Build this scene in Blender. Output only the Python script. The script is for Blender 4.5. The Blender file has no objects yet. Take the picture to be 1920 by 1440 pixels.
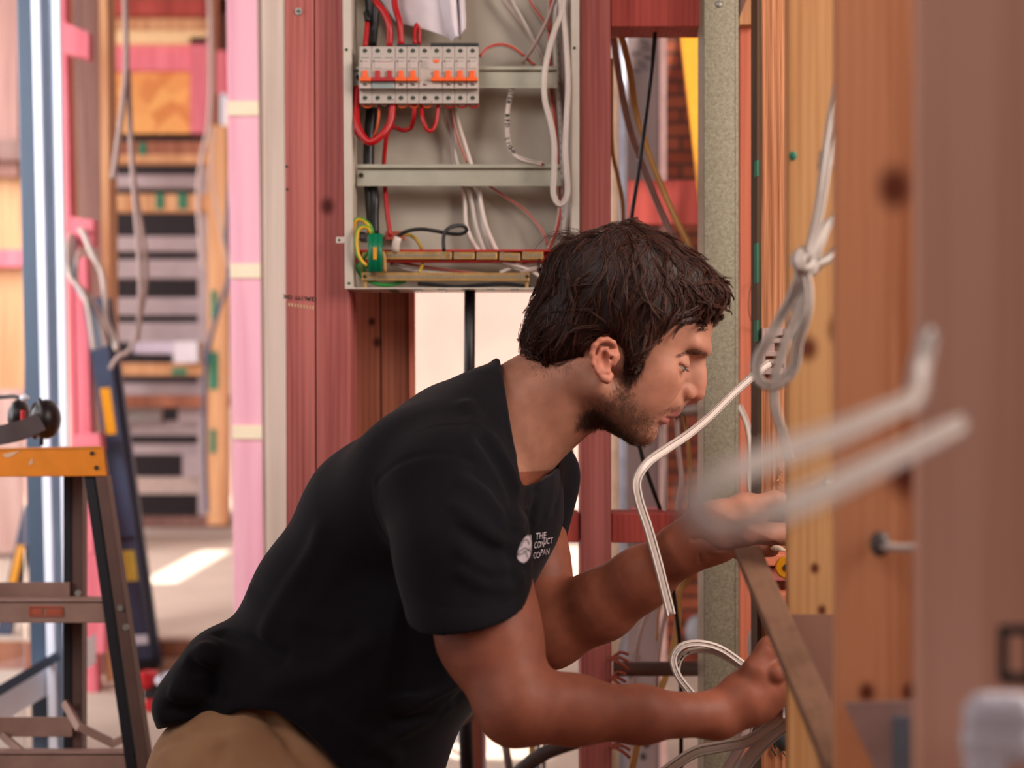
import bpy, math, random
import numpy as np
from mathutils import Vector, Matrix

# ------------------------------------------------------------------ camera, world, light
SC = bpy.context.scene
COL = SC.collection
F = 50.0 / 36.0 * 1920.0          # focal length in pixels of the 1920 wide frame
CAMZ = 0.9
cam = bpy.data.cameras.new('camera'); cam.lens = 50; cam.sensor_width = 36
cam.dof.use_dof = True; cam.dof.focus_distance = 1.73; cam.dof.aperture_fstop = 3.5
cam.clip_start = 0.05
camo = bpy.data.objects.new('camera', cam); COL.objects.link(camo)
camo.location = (0, 0, CAMZ); camo.rotation_euler = (math.radians(90), 0, 0)
SC.camera = camo
SC.view_settings.view_transform = 'Standard'
SC.view_settings.look = 'None'
SC.view_settings.gamma = 1.0
SC.view_settings.use_curve_mapping = False
SC.view_settings.exposure = -0.08

w = bpy.data.worlds.new('world'); SC.world = w; w.use_nodes = True
nt = w.node_tree; nt.nodes.clear()
wo = nt.nodes.new('ShaderNodeOutputWorld'); bg = nt.nodes.new('ShaderNodeBackground')
tc = nt.nodes.new('ShaderNodeTexCoord'); sep = nt.nodes.new('ShaderNodeSeparateXYZ')
rp = nt.nodes.new('ShaderNodeValToRGB')
nt.links.new(tc.outputs['Generated'], sep.inputs[0]); nt.links.new(sep.outputs['Z'], rp.inputs[0])
rp.color_ramp.elements[0].position = 0.0; rp.color_ramp.elements[0].color = (0.95, 0.86, 0.80, 1)
rp.color_ramp.elements[1].position = 0.35; rp.color_ramp.elements[1].color = (0.80, 0.88, 1.0, 1)
nt.links.new(rp.outputs[0], bg.inputs[0]); bg.inputs[1].default_value = .92
nt.links.new(bg.outputs[0], wo.inputs[0])

SUND = Vector((-0.22, 0.42, -1.0)).normalized()      # direction the sunlight travels
sl = bpy.data.lights.new('sun', 'SUN'); sl.energy = 9.0; sl.angle = 0.01; sl.color = (1.0, 0.93, 0.84)
so = bpy.data.objects.new('sun', sl); COL.objects.link(so)
so.rotation_euler = SUND.to_track_quat('-Z', 'Y').to_euler(); so.location = (0, 0, 6)

def area(name, loc, to, sx, sy, e, col):
    l = bpy.data.lights.new(name, 'AREA'); l.shape = 'RECTANGLE'; l.size = sx; l.size_y = sy
    l.energy = e; l.color = col
    o = bpy.data.objects.new(name, l); COL.objects.link(o); o.location = loc
    o.rotation_euler = (Vector(to) - Vector(loc)).to_track_quat('-Z', 'Y').to_euler()
    return o
# added area light keying the face through the bay between two studs
area('face_key_light', (1.15, 1.0, 1.62), (0.15, 1.62, 0.9), 0.6, 0.9, 24.0, (1.0, 0.86, 0.76))
# added overhead area light, lifts the upper board and studs
ao = area('overhead_fill_light', (-0.9, 0.2, 2.3), (-0.1, 2.1, 1.3), 1.0, .6, 4.5, (1.0, 0.93, 0.88)); ao.data.spread = math.radians(92)
# daylight of the wide door opening at the left
area('door_daylight_left', (-2.7, 1.7, 1.7), (-1.1, 4.3, 1.1), 1.4, 1.8, 52.0, (1.0, 0.95, 0.95)).data.spread = math.radians(100)
# area light added to brighten the stair background
area('stair_fill_light', (-3.6, 5.2, 2.2), (-1.7, 7.6, 1.1), 1.5, 1.5, 110.0, (1.0, 0.95, 0.95))

# ------------------------------------------------------------------ helpers
def V(*a): return Vector(a)
def P(px, py, d): return Vector(((px - 960.0) / F * d, d, CAMZ - (py - 720.0) / F * d))
def mm(px, d): return px / F * d
random.seed(7); np.random.seed(7)

def tag(o, label=None, cat=None, group=None, kind=None):
    if label: o['label'] = label
    if cat: o['category'] = cat
    if group: o['group'] = group
    if kind: o['kind'] = kind
    return o
def empty(name, loc, label=None, cat=None, group=None, kind=None):
    o = bpy.data.objects.new(name, None); COL.objects.link(o); o.location = loc; o.empty_display_size = 0.05
    return tag(o, label, cat, group, kind)
def root_loc(o):
    v = Vector((0, 0, 0))
    while o is not None:
        v += Vector(o.location); o = o.parent
    return v
def mesh_obj(name, verts, faces, mat, parent=None, origin=None, smooth=False, uvs=None, mats=None, midx=None):
    if parent is not None: org = root_loc(parent)
    elif origin is not None: org = Vector(origin)
    else:
        a = np.array([tuple(v) for v in verts]); org = Vector(((a[:,0].min()+a[:,0].max())/2, (a[:,1].min()+a[:,1].max())/2, a[:,2].min()))
    me = bpy.data.meshes.new(name)
    a = np.array([tuple(v) for v in verts], dtype=float) if not isinstance(verts, np.ndarray) else verts.astype(float)
    a = a - np.array(org)
    me.from_pydata(a.tolist(), [], faces if isinstance(faces, list) else faces.tolist())
    if uvs is not None:
        ul = me.uv_layers.new(name='UVMap'); ul.data.foreach_set('uv', np.array(uvs, dtype=np.float32).ravel())
    for m in (mats or [mat]): me.materials.append(m)
    if midx is not None: me.polygons.foreach_set('material_index', midx)
    if smooth: me.polygons.foreach_set('use_smooth', [True] * len(me.polygons))
    me.update()
    o = bpy.data.objects.new(name, me); COL.objects.link(o)
    if parent is not None: o.parent = parent
    else: o.location = org
    return o

class MB:
    def __init__(s): s.v = []; s.f = []; s.uv = []; s.mi = []; s.m = 0
    def _f(s, idx, uv=None):
        s.f.append(tuple(idx)); s.mi.append(s.m)
        s.uv += (uv if uv else [(0.0, 0.0)] * len(idx))
    def hexa(s, p):                      # 4 front + 4 back points, each loop in the same order
        b = len(s.v); s.v += [Vector(q) for q in p]
        for q in ((3,2,1,0), (4,5,6,7), (0,1,5,4), (1,2,6,5), (2,3,7,6), (3,0,4,7)): s._f([b+i for i in q])
        return s
    def box(s, a, b):
        x0,y0,z0 = a; x1,y1,z1 = b
        return s.hexa([(x0,y0,z0),(x1,y0,z0),(x1,y0,z1),(x0,y0,z1),(x0,y1,z0),(x1,y1,z0),(x1,y1,z1),(x0,y1,z1)])
    def prect(s, x0, y0, x1, y1, d, t):  # box whose front face covers that pixel rectangle at distance d
        a = P(x0, y1, d); b = P(x1, y0, d)
        return s.box((a.x, d, a.z), (b.x, d + t, b.z))
    def pquad(s, q, d, t):               # same, any four corners
        fr = [P(x, y, d) for x, y in q]
        return s.hexa(fr + [p + V(0, t, 0) for p in fr])
    def bar(s, a, b, w, h, up=(0,1,0)):
        a = Vector(a); b = Vector(b); t = (b-a).normalized(); u = Vector(up); u = (u - t*u.dot(t)).normalized(); n = t.cross(u)
        q = lambda c: [c + n*w/2 + u*h/2, c - n*w/2 + u*h/2, c - n*w/2 - u*h/2, c + n*w/2 - u*h/2]
        return s.hexa(q(a) + q(b))
    def sweep(s, pts, prof, up=(0,-1,0), cap=True, rad=None):
        n = len(pts); k = len(prof); b = len(s.v); L = 0.0; Ls = []
        for i, p in enumerate(pts):
            t = (pts[min(i+1,n-1)] - pts[max(i-1,0)]).normalized()
            u = Vector(up); u = u - t*u.dot(t)
            if u.length < 1e-3: u = Vector((1,0,0)) - t*t.x
            u.normalize(); sd = t.cross(u); r = 1.0 if rad is None else rad[i]
            for (a, c) in prof: s.v.append(p + sd*a*r + u*c*r)
            if i: L += (pts[i]-pts[i-1]).length
            Ls.append(L)
        for i in range(n-1):
            for j in range(k):
                j2 = (j+1) % k
                s._f([b+i*k+j, b+i*k+j2, b+(i+1)*k+j2, b+(i+1)*k+j],
                     [(j/k, Ls[i]), ((j+1)/k, Ls[i]), ((j+1)/k, Ls[i+1]), (j/k, Ls[i+1])])
        if cap:
            s._f([b+j for j in reversed(range(k))]); s._f([b+(n-1)*k+j for j in range(k)])
        return s
    def tube(s, pts, r, sides=10, rad=None):
        return s.sweep([Vector(p) for p in pts], [(r*math.cos(2*math.pi*j/sides), r*math.sin(2*math.pi*j/sides)) for j in range(sides)], rad=rad)
    def cyl(s, a, b, r, sides=16, r2=None):
        a = Vector(a); b = Vector(b); up = (0,-1,0) if abs((b-a).normalized().y) < .9 else (0,0,1)
        return s.sweep([a, b], [(math.cos(2*math.pi*j/sides), math.sin(2*math.pi*j/sides)) for j in range(sides)], up=up, rad=[r, r if r2 is None else r2])
    def ellipsoid(s, c, r, nu=16, nv=10):
        b = len(s.v); c = Vector(c)
        for i in range(nv+1):
            th = math.pi*i/nv
            for j in range(nu):
                ph = 2*math.pi*j/nu
                s.v.append(c + V(r[0]*math.sin(th)*math.cos(ph), r[1]*math.sin(th)*math.sin(ph), r[2]*math.cos(th)))
        for i in range(nv):
            for j in range(nu):
                s._f([b+i*nu+j, b+(i+1)*nu+j, b+(i+1)*nu+(j+1)%nu, b+i*nu+(j+1)%nu])
        return s
    def build(s, name, mat, parent=None, smooth=False, origin=None, bevel=0.0, mats=None):
        o = mesh_obj(name, s.v, s.f, mat, parent, origin, smooth, s.uv, mats, s.mi if mats else None)
        if bevel:
            b = o.modifiers.new('bevel', 'BEVEL'); b.width = bevel; b.segments = 2; b.limit_method = 'ANGLE'; b.angle_limit = 0.7
        return o

def spline(pts, step=0.006):
    """Catmull-Rom through 3D points."""
    p = [Vector(q) for q in pts]; p = [p[0]*2-p[1]] + p + [p[-1]*2-p[-2]]; out = []
    for i in range(1, len(p)-2):
        a,b,c,d = p[i-1:i+3]; n = max(2, int((c-b).length/step))
        n = min(n, 60)
        for k in range(n):
            t = k/n
            out.append(0.5*((2*b) + (c-a)*t + (2*a-5*b+4*c-d)*t*t + (3*b-a-3*c+d)*t**3))
    out.append(p[-2]); return out
def pp(seq, d0=None):
    """(px, py[, depth]) list -> points"""
    return [P(q[0], q[1], q[2] if len(q) > 2 else d0) for q in seq]
def flat_profile(w, t, n=5):
    """section of flat twin cable: rounded edges and two shallow grooves"""
    h = t/2; out = []; a = w/2 - h
    for j in range(n): 
        th = math.pi/2 - math.pi*j/(n-1); out.append((a + h*math.cos(th), h*math.sin(th)))
    g = [0.45, 0.30, 0.15, -0.15, -0.30, -0.45]
    for x in g: out.append((x*w, -h*(0.78 if abs(abs(x)-.30) < .01 else 1.0)))
    for j in range(n):
        th = -math.pi/2 - math.pi*j/(n-1); out.append((-a + h*math.cos(th), h*math.sin(th)))
    for x in reversed(g): out.append((x*w, h*(0.78 if abs(abs(x)-.30) < .01 else 1.0)))
    return out

# ------------------------------------------------------------------ materials
def srgb(r, g, b):
    f = lambda c: (c/255/12.92) if c/255 <= 0.04045 else ((c/255+0.055)/1.055)**2.4
    return (f(r), f(g), f(b), 1.0)
def new_mat(name):
    m = bpy.data.materials.new(name); m.use_nodes = True
    return m, m.node_tree, m.node_tree.nodes['Principled BSDF']
def lk(nt, a, b): nt.links.new(a, b)
def plain(name, col, rough=0.5, metal=0.0, var=0.12, scale=40.0, bump=0.0, spec=0.5, coat=0.0):
    m, nt, b = new_mat(name)
    tc = nt.nodes.new('ShaderNodeTexCoord'); nz = nt.nodes.new('ShaderNodeTexNoise'); nz.inputs['Scale'].default_value = scale; nz.inputs['Detail'].default_value = 4
    lk(nt, tc.outputs['Object'], nz.inputs['Vector'])
    r = nt.nodes.new('ShaderNodeValToRGB')
    r.color_ramp.elements[0].position = .3; r.color_ramp.elements[1].position = .7
    r.color_ramp.elements[0].color = tuple(c*(1-var) for c in col[:3]) + (1,)
    r.color_ramp.elements[1].color = tuple(min(1, c*(1+var)) for c in col[:3]) + (1,)
    lk(nt, nz.outputs['Fac'], r.inputs[0]); lk(nt, r.outputs[0], b.inputs['Base Color'])
    b.inputs['Roughness'].default_value = rough; b.inputs['Metallic'].default_value = metal
    b.inputs['Specular IOR Level'].default_value = spec; b.inputs['Coat Weight'].default_value = coat
    if bump:
        bp = nt.nodes.new('ShaderNodeBump'); bp.inputs['Strength'].default_value = bump; bp.inputs['Distance'].default_value = 0.002
        lk(nt, nz.outputs['Fac'], bp.inputs['Height']); lk(nt, bp.outputs[0], b.inputs['Normal'])
    return m
def wood(name, c1, c2, rough=0.65, grain=1.0, knots=(), rough_sawn=0.0, scale=1.0):
    """timber: grain running along z; knots = (world x, world z, radius)"""
    m, nt, b = new_mat(name)
    N = nt.nodes.new
    tc = N('ShaderNodeTexCoord'); oi = N('ShaderNodeObjectInfo')
    mul = N('ShaderNodeVectorMath'); mul.operation = 'MULTIPLY_ADD'
    comb = N('ShaderNodeCombineXYZ')
    for i in range(3): lk(nt, oi.outputs['Random'], comb.inputs[i])
    mul.inputs[1].default_value = (7.3, 3.1, 11.7); lk(nt, comb.outputs[0], mul.inputs[0]); lk(nt, tc.outputs['Object'], mul.inputs[2])
    vec = mul.outputs[0]
    geo = N('ShaderNodeNewGeometry'); kn_total = None
    for (kx, kz, kr) in knots:
        s1 = N('ShaderNodeVectorMath'); s1.operation = 'SUBTRACT'; s1.inputs[1].default_value = (kx, 0, kz); lk(nt, geo.outputs['Position'], s1.inputs[0])
        s2 = N('ShaderNodeVectorMath'); s2.operation = 'MULTIPLY'; s2.inputs[1].default_value = (1/kr, 0, 0.8/kr); lk(nt, s1.outputs[0], s2.inputs[0])
        ln = N('ShaderNodeVectorMath'); ln.operation = 'LENGTH'; lk(nt, s2.outputs[0], ln.inputs[0])
        r = N('ShaderNodeMapRange'); r.interpolation_type = 'SMOOTHSTEP'; r.inputs[1].default_value = 0.2; r.inputs[2].default_value = 1.5; r.inputs[3].default_value = 1; r.inputs[4].default_value = 0
        lk(nt, ln.outputs['Value'], r.inputs[0])
        if kn_total is None: kn_total = r.outputs[0]
        else:
            ad = N('ShaderNodeMath'); ad.operation = 'MAXIMUM'; lk(nt, kn_total, ad.inputs[0]); lk(nt, r.outputs[0], ad.inputs[1]); kn_total = ad.outputs[0]
    mp = N('ShaderNodeMapping'); mp.inputs['Scale'].default_value = (26*scale, 26*scale, 1.3*scale); lk(nt, vec, mp.inputs['Vector'])
    nz = N('ShaderNodeTexNoise'); nz.inputs['Scale'].default_value = 1.0; nz.inputs['Detail'].default_value = 3; nz.inputs['Distortion'].default_value = .6; lk(nt, mp.outputs[0], nz.inputs['Vector'])
    mp2 = N('ShaderNodeMapping'); mp2.inputs['Scale'].default_value = (260*scale, 260*scale, 5*scale); lk(nt, vec, mp2.inputs['Vector'])
    nf = N('ShaderNodeTexNoise'); nf.inputs['Scale'].default_value = 1.0; nf.inputs['Detail'].default_value = 4; lk(nt, mp2.outputs[0], nf.inputs['Vector'])
    mp3 = N('ShaderNodeMapping'); mp3.inputs['Scale'].default_value = (1.6*scale, 1.6*scale, .12*scale); lk(nt, vec, mp3.inputs['Vector'])
    wv = N('ShaderNodeTexWave'); wv.inputs['Scale'].default_value = 22; wv.inputs['Distortion'].default_value = 5; wv.inputs['Detail'].default_value = 2; wv.inputs['Detail Scale'].default_value = .7
    wv.bands_direction = 'X'; lk(nt, mp3.outputs[0], wv.inputs['Vector'])
    a1 = N('ShaderNodeMath'); a1.operation = 'MULTIPLY_ADD'; a1.inputs[1].default_value = .45*grain; lk(nt, nf.outputs['Fac'], a1.inputs[0]); lk(nt, nz.outputs['Fac'], a1.inputs[2])
    a2 = N('ShaderNodeMath'); a2.operation = 'MULTIPLY_ADD'; a2.inputs[1].default_value = .12*grain; lk(nt, wv.outputs['Fac'], a2.inputs[0]); lk(nt, a1.outputs[0], a2.inputs[2])
    r = N('ShaderNodeMapRange'); r.inputs[1].default_value = .45+.18*grain; r.inputs[2].default_value = .68+.34*grain; lk(nt, a2.outputs[0], r.inputs[0])
    mx = N('ShaderNodeMix'); mx.data_type = 'RGBA'; mx.inputs['A'].default_value = c1; mx.inputs['B'].default_value = c2; lk(nt, r.outputs[0], mx.inputs['Factor'])
    out = mx.outputs['Result']
    if kn_total is not None:
        mk = N('ShaderNodeMix'); mk.data_type = 'RGBA'; mk.inputs['B'].default_value = (c2[0]*.28, c2[1]*.14, c2[2]*.10, 1)
        lk(nt, kn_total, mk.inputs['Factor']); lk(nt, out, mk.inputs['A']); out = mk.outputs['Result']
    lk(nt, out, b.inputs['Base Color']); b.inputs['Roughness'].default_value = rough; b.inputs['Specular IOR Level'].default_value = .3
    bp = N('ShaderNodeBump'); bp.inputs['Strength'].default_value = .25 + rough_sawn; bp.inputs['Distance'].default_value = .001 + .002*rough_sawn
    lk(nt, nf.outputs['Fac'], bp.inputs['Height']); lk(nt, bp.outputs[0], b.inputs['Normal'])
    return m
def stripe(name, base, line, centers, half, rough=0.4):
    """sheath with coloured lines running along it (u of the sweep)"""
    m, nt, b = new_mat(name); N = nt.nodes.new
    uv = N('ShaderNodeUVMap'); sp = N('ShaderNodeSeparateXYZ'); lk(nt, uv.outputs[0], sp.inputs[0]); tot = None
    for c in centers:
        s = N('ShaderNodeMath'); s.operation = 'SUBTRACT'; s.inputs[1].default_value = c; lk(nt, sp.outputs[0], s.inputs[0])
        ab = N('ShaderNodeMath'); ab.operation = 'ABSOLUTE'; lk(nt, s.outputs[0], ab.inputs[0])
        lt = N('ShaderNodeMath'); lt.operation = 'LESS_THAN'; lt.inputs[1].default_value = half; lk(nt, ab.outputs[0], lt.inputs[0])
        if tot is None: tot = lt.outputs[0]
        else:
            mxx = N('ShaderNodeMath'); mxx.operation = 'MAXIMUM'; lk(nt, tot, mxx.inputs[0]); lk(nt, lt.outputs[0], mxx.inputs[1]); tot = mxx.outputs[0]
    mx = N('ShaderNodeMix'); mx.data_type = 'RGBA'; mx.inputs['A'].default_value = base; mx.inputs['B'].default_value = line; lk(nt, tot, mx.inputs['Factor'])
    lk(nt, mx.outputs['Result'], b.inputs['Base Color']); b.inputs['Roughness'].default_value = rough
    return m

M = {}
M['stud_red'] = wood('pink_primed_pine', srgb(196,114,106), srgb(158,80,76), knots=[(P(612,385,2.12).x, P(612,385,2.12).z, .011)])
M['stud_red_deep'] = wood('red_stained_pine', srgb(190,82,72), srgb(140,50,44))
M['stud_salmon'] = wood('salmon_pine', srgb(222,132,102), srgb(202,106,80), grain=.6)
M['pink'] = wood('pink_primed_timber', srgb(240,180,194), srgb(226,156,174), grain=.5)
M['pink_deep'] = wood('rose_timber', srgb(232,128,140), srgb(208,98,112), grain=.5)
M['pale'] = wood('pale_planed_timber', srgb(226,206,190), srgb(206,184,168), grain=.5)
M['brown'] = wood('shaded_brown_timber', srgb(168,104,78), srgb(128,72,52), knots=[(P(690,600,2.2).x, P(690,600,2.2).z, .006), (P(700,640,2.2).x, P(700,640,2.2).z, .007)])
M['tan'] = wood('tan_pine', srgb(222,168,122), srgb(190,130,88), grain=.6)
M['mauve_brown'] = wood('mauve_brown_timber', srgb(142,104,94), srgb(108,74,66), grain=.8)
M['rough_pine'] = wood('rough_sawn_pine', srgb(220,150,104), srgb(132,72,40), grain=1.25, rough_sawn=.9, scale=.9)
def kn(px, py, d, r): q = P(px, py, d); return (q.x, q.z, r)
M['pine_c'] = wood('knotty_pine', srgb(208,156,104), srgb(180,122,74), knots=[kn(1502,655,1.35,.010), kn(1560,620,1.35,.011), kn(1515,1058,1.35,.0045), kn(1528,1135,1.35,.0045)])
M['pine_b'] = wood('orange_pine', srgb(222,154,112), srgb(184,112,72), knots=[kn(1678,352,1.0,.013), kn(1700,890,1.0,.014), kn(1625,1298,1.0,.006), kn(1706,1298,1.0,.006)])
M['pine_a'] = wood('blurred_near_pine', srgb(240,186,160), srgb(214,150,124), grain=.7)
M['white_metal'] = plain('white_enamel', srgb(204,192,178), .45, 0, .04)
M['panel_white'] = plain('enclosure_back', srgb(184,175,160), .55, 0, .05, 9)
M['rail'] = plain('zinc_rail', srgb(182,178,160), .38, .55, .08, 30)
M['cable_white'] = plain('white_pvc', srgb(222,206,196), .38, 0, .05)
M['cable_grey'] = plain('grey_white_pvc', srgb(196,184,176), .4, 0, .05)
M['cable_mauve'] = plain('dusty_pvc', srgb(176,150,142), .45, 0, .06)
M['cable_tan'] = plain('tan_pvc', srgb(196,150,84), .5, 0, .06)
M['black'] = plain('black_pvc', srgb(22,22,24), .42, 0, .1)
M['red'] = plain('red_pvc', srgb(176,10,18), .38, 0, .06)
M['orange_wire'] = plain('orange_pvc', srgb(214,84,30), .4, 0, .06)
M['redflat'] = stripe('white_sheath_red_edge', srgb(206,190,178), srgb(190,62,48), [.42], .035)
M['redline'] = stripe('white_sheath_red_core', srgb(206,190,178), srgb(190,62,48), [.25, .75], .10)
M['earth'] = stripe('green_yellow_sheath', srgb(74,150,36), srgb(220,170,30), [.35, .85], .14)
M['earth_green'] = plain('green_pvc', srgb(40,130,50), .4)
M['earth_yellow'] = plain('olive_yellow_pvc', srgb(184,150,50), .45)
M['green_block'] = plain('green_terminal', srgb(0,116,78), .35, 0, .05)
M['yellow'] = plain('yellow_plastic', srgb(226,150,10), .45, 0, .05)
M['brass'] = plain('brass', srgb(196,156,96), .38, .6, .14, 60)
M['steel'] = plain('screw_steel', srgb(150,148,140), .5, .7, .1)
M['screw_dark'] = plain('dark_screw', srgb(70,72,62), .4, .7, .1)
M['screw_green'] = plain('passivated_screw', srgb(52,96,76), .28, .85, .2)
M['red_plastic'] = plain('red_carrier', srgb(186,26,20), .42, 0, .05)
M['breaker'] = plain('breaker_body', srgb(184,172,163), .42, 0, .03)
M['breaker_label'] = plain('breaker_label', srgb(196,180,172), .5, 0, .03)
M['ink'] = plain('print_ink', srgb(40,42,42), .6, 0, .05)
M['ink_grey'] = plain('grey_print', srgb(120,114,108), .6, 0, .05)
M['orange'] = plain('orange_toggle', srgb(244,96,14), .4, 0, .04)
M['toggle_red'] = plain('red_toggle', srgb(176,12,14), .4, 0, .04)
M['clear_grey'] = plain('grey_window', srgb(150,162,160), .15, 0, .1)
M['paper'] = plain('white_paper', srgb(226,216,222), .8, 0, .03)
M['conduit'] = plain('grey_conduit', srgb(122,106,100), .5, 0, .05)
M['conduit_dark'] = plain('dark_grey_conduit', srgb(84,74,72), .5, 0, .05)
M['galv'] = None
M['copper'] = plain('brown_clip', srgb(168,78,54), .5, 0, .1)
M['slate'] = plain('slate_aluminium', srgb(58,74,92), .45, .2, .05, 10)
M['alu_white'] = plain('white_aluminium', srgb(226,232,246), .4, 0, .04, 10)
M['alu_blue'] = plain('pale_blue_aluminium', srgb(150,168,188), .4, .1, .05, 10)
M['dark'] = plain('void_shade', srgb(34,22,26), .8)
M['grey_slat'] = plain('grey_mauve_slat', srgb(176,158,160), .7, 0, .08, 12)
M['slab'] = plain('pale_slab', srgb(214,196,178), .8, 0, .07, 5, .2)
M['ply'] = plain('pale_ply_deck', srgb(220,196,178), .8, 0, .06, 4, .1)
M['ladder_orange'] = plain('ladder_orange', srgb(224,130,20), .5, 0, .08, 30)
M['ladder_brown'] = plain('ladder_brown', srgb(92,66,58), .5, 0, .12, 30)
M['ladder_black'] = plain('ladder_black', srgb(22,20,26), .5, 0, .1)
M['ladder_step'] = plain('ladder_step', srgb(150,116,102), .55, .1, .12, 30)
M['ladder_blue'] = plain('ladder_navy', srgb(56,66,92), .5, 0, .1, 8)
M['ear_black'] = plain('earmuff_black', srgb(26,20,24), .38, 0, .1)
M['ear_pad'] = plain('earmuff_band', srgb(78,66,68), .6, 0, .1)
M['tool_red'] = plain('tool_red', srgb(200,24,34), .4)
M['green_paint'] = plain('green_marking', srgb(30,120,90), .7)
M['tie'] = plain('cream_strap', srgb(240,222,190), .7, 0, .04)

def osb(name, c1, c2, sc=9):
    m, nt, b = new_mat(name); N = nt.nodes.new
    tc = N('ShaderNodeTexCoord'); v = N('ShaderNodeTexVoronoi'); v.inputs['Scale'].default_value = sc; v.feature = 'F1'
    lk(nt, tc.outputs['Object'], v.inputs['Vector'])
    r = N('ShaderNodeValToRGB'); r.color_ramp.elements[0].color = c1; r.color_ramp.elements[1].color = c2
    sp = N('ShaderNodeSeparateColor'); lk(nt, v.outputs['Color'], sp.inputs[0]); lk(nt, sp.outputs[0], r.inputs[0]); lk(nt, r.outputs[0], b.inputs['Base Color'])
    b.inputs['Roughness'].default_value = .7; return m
M['osb'] = osb('strand_board', srgb(206,124,60), srgb(240,176,100))
def brick():
    m, nt, b = new_mat('brick'); N = nt.nodes.new
    tc = N('ShaderNodeTexCoord'); mp = N('ShaderNodeMapping'); mp.inputs['Rotation'].default_value = (math.radians(90), 0, 0)
    lk(nt, tc.outputs['Object'], mp.inputs['Vector'])
    br = N('ShaderNodeTexBrick'); br.inputs['Scale'].default_value = 1.0; br.inputs['Brick Width'].default_value = .23; br.inputs['Row Height'].default_value = .045; br.inputs['Mortar Size'].default_value = .006
    br.inputs['Color1'].default_value = srgb(146,66,42); br.inputs['Color2'].default_value = srgb(172,92,62); br.inputs['Mortar'].default_value = srgb(84,52,44)
    lk(nt, mp.outputs[0], br.inputs['Vector'])
    nz = N('ShaderNodeTexNoise'); nz.inputs['Scale'].default_value = 9; nz.inputs['Detail'].default_value = 5; lk(nt, tc.outputs['Object'], nz.inputs['Vector'])
    rr = N('ShaderNodeMapRange'); rr.inputs[1].default_value = .3; rr.inputs[2].default_value = .7; rr.inputs[3].default_value = .55; rr.inputs[4].default_value = 1.15; lk(nt, nz.outputs['Fac'], rr.inputs[0])
    mx = N('ShaderNodeVectorMath'); mx.operation = 'SCALE'; lk(nt, br.outputs['Color'], mx.inputs[0]); lk(nt, rr.outputs[0], mx.inputs['Scale'])
    lk(nt, mx.outputs[0], b.inputs['Base Color']); b.inputs['Roughness'].default_value = .85
    bp = N('ShaderNodeBump'); bp.inputs['Strength'].default_value = .6; lk(nt, br.outputs['Fac'], bp.inputs['Height']); bp.invert = True; lk(nt, bp.outputs[0], b.inputs['Normal'])
    return m
M['brick'] = brick()
def galv():
    m, nt, b = new_mat('galvanised_steel'); N = nt.nodes.new
    tc = N('ShaderNodeTexCoord')
    nz = N('ShaderNodeTexNoise'); nz.inputs['Scale'].default_value = 260; nz.inputs['Detail'].default_value = 5; nz.inputs['Distortion'].default_value = 1.5; lk(nt, tc.outputs['Object'], nz.inputs['Vector'])
    r = N('ShaderNodeValToRGB'); r.color_ramp.elements[0].position = .40; r.color_ramp.elements[1].position = .60
    r.color_ramp.elements[0].color = srgb(136,128,108); r.color_ramp.elements[1].color = srgb(164,158,136)
    lk(nt, nz.outputs['Fac'], r.inputs[0]); lk(nt, r.outputs[0], b.inputs['Base Color'])
    b.inputs['Metallic'].default_value = .35; b.inputs['Roughness'].default_value = .5
    bp = N('ShaderNodeBump'); bp.inputs['Strength'].default_value = .3; bp.inputs['Distance'].default_value = .0006; lk(nt, nz.outputs['Fac'], bp.inputs['Height']); lk(nt, bp.outputs[0], b.inputs['Normal'])
    return m
M['galv'] = galv()
def glass():
    m, nt, b = new_mat('clear_glass')
    b.inputs['Transmission Weight'].default_value = 1.0; b.inputs['Roughness'].default_value = .02; b.inputs['IOR'].default_value = 1.45
    b.inputs['Base Color'].default_value = (.9, .95, .97, 1); return m
M['glass'] = glass()
def paper_wrap():
    m, nt, b = new_mat('building_wrap'); N = nt.nodes.new
    tc = N('ShaderNodeTexCoord'); nz = N('ShaderNodeTexNoise'); nz.inputs['Scale'].default_value = 5; lk(nt, tc.outputs['Object'], nz.inputs['Vector'])
    r = N('ShaderNodeValToRGB'); r.color_ramp.elements[0].color = srgb(122,104,102); r.color_ramp.elements[1].color = srgb(148,128,126)
    lk(nt, nz.outputs['Fac'], r.inputs[0]); lk(nt, r.outputs[0], b.inputs['Base Color']); b.inputs['Roughness'].default_value = .6; return m
M['wrap'] = paper_wrap()
# ------------------------------------------------------------------ the setting
def structure(name, mb, mat, parent=None, **k):
    o = mb.build(name, mat, parent, **k)
    if parent is None: o['kind'] = 'structure'
    return o
structure('floor', MB().box((-6, -2.5, -.12), (6, 13, 0)), M['slab'])
structure('bounce_sheet_1', MB().box((-2.2, -2.4, 0), (2.1, 2.6, .006)), plain('dark_bounce_cut', srgb(120,84,64), .85, 0, .12, 6))  # unseen dark sheet added on the near floor to cut bounce light
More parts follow.
